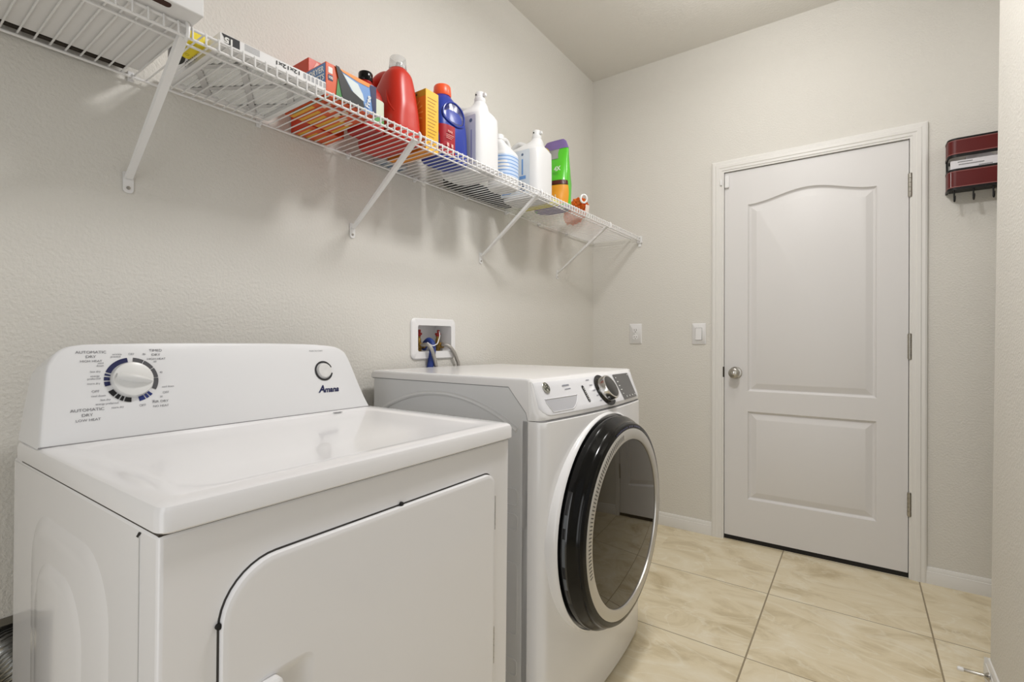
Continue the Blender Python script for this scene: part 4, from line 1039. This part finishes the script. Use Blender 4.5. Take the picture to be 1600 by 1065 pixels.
# green stand-up bag
bg = at('pouch', .190, 2.092, math.radians(0)); tag(bg, 'bright green stand-up pouch with yellow die-cut handle', 'pouch')
bm = new(); rings = []
prof = [(.0008, .090, .050), (.008, .094, .058), (.05, .094, .060), (.12, .092, .054), (.19, .088, .042), (.25, .082, .028), (.30, .074, .014), (.345, .060, .006), (.358, .046, .004)]
for z, a, b2 in prof:
    rings.append([Vector((p.x + .003 * math.sin(9 * p.y * 10 + z * 40), p.y, p.z)) for p in sup(.0, .03 * (z / .36) ** 2, z, a, b2, 2.6, 36)])
loft(bm, rings); bgo = obj('pouch_body', bm, mat('bag_green', (84, 190, 40), .28, coat=.3), bg, angle=70)
def bag_strip(name, z0, z1, m, off=.0016, cut=None):
    bm = new(); rings = []
    n = 8
    for k in range(n + 1):
        z = z0 + (z1 - z0) * k / n
        for (za, aa_, ba), (zb, ab, bb) in zip(prof, prof[1:]):
            if za <= z <= zb:
                t = (z - za) / (zb - za); a = aa_ + (ab - aa_) * t; b2 = ba + (bb - ba) * t
        rings.append([Vector((p.x + .003 * math.sin(9 * p.y * 10 + z * 40), p.y, p.z)) for p in sup(0, .03 * (z / .36) ** 2, z, a + off, b2 + off, 2.6, 36)])
    if cut: rings = [r[cut[0]:cut[1]] for r in rings]
    loft(bm, rings, close=not cut, caps=False); return obj(name, bm, m, bgo, angle=70)
bag_strip('purple_top', .305, .357, mat('bag_purple', (122, 100, 156), .3))
bag_strip('grey_corner', .250, .304, mat('bag_grey', (150, 150, 146), .35), cut=(18, 30))
bag_strip('amber_picture', .018, .110, mat('bag_amber', (220, 150, 40), .35), .0022, cut=(25, 36))
bag_strip('dark_band', .112, .134, mat('bag_dark_red', (74, 22, 18), .35), .0026, cut=(27, 36))
bag_strip('purple_base', .001, .012, MATS['bag_purple'], .0005)
bm = new(); arcband(bm, Fm((-.045, -.012, .285)), .016, .034, 10, 350, .0015, 30); obj('handle_print', bm, mat('bag_yellow', (214, 196, 60), .35), bgo, smooth=False)
bm = new(); text(bm, '101', .034, Fm((.035, -.0655, .045)), bold=.001); text(bm, '4X', .028, Fm((.055, -.052, .185)), bold=.001); poly(bm, [(-.03, .150), (-.005, .185), (.004, .19), (-.002, .165), (-.024, .142)], Fm((0, -.056, 0)), .0004); obj('pouch_lettering', bm, lt_ink, bgo, smooth=False)
bm = new(); poly(bm, circ(0, 0, .05, 24, .085), frame((0, 0, .0005), (0, 1, 0), (1, 0, 0)), .0003) if False else poly(bm, [(p.x, p.y) for p in sup(0, 0, 0, .086, .048, 2.6, 30)], Matrix.Translation((0, 0, .0002)), .0004); obj('pouch_base', bm, MATS['bag_purple'], bgo, smooth=False)
# orange fluffy duster with a white ring
du = at('duster', .172, 2.365, math.radians(-48)); tag(du, 'orange fluffy duster with a white ring near the far end of the shelf', 'duster')
bm = new()
bmesh.ops.create_icosphere(bm, subdivisions=5, radius=1.0)
from mathutils import noise
for v in bm.verts:
    d = v.co.normalized(); k = 1 + .16 * noise.noise(d * 4.5) + .10 * noise.noise(d * 11)
    v.co = Vector((d.x * .165 * k, d.y * .050 * k, .060 + d.z * .058 * k))
    if v.co.z < .001: v.co.z = .001
obj('fluffy_head', bm, mat('duster_orange', (255, 124, 40), .85, bump=(220, .8, .006)), du, angle=60)
bm = new(); tube(bm, [(.168 + .0 * a, .016 * math.cos(a), .082 + .020 * math.sin(a)) for a in [2 * PI * q / 20 for q in range(20)]], .0055, 8, closed=True); obj('ring_clip', bm, plastic_w, du)
bm = new(); poly(bm, [(-.008, .0), (.010, .0), (.016, .035), (-.004, .040)], Fp((.176, .012, .012)), .001); obj('care_tag', bm, mat('tag_pale', (216, 200, 190), .6), du, smooth=False)
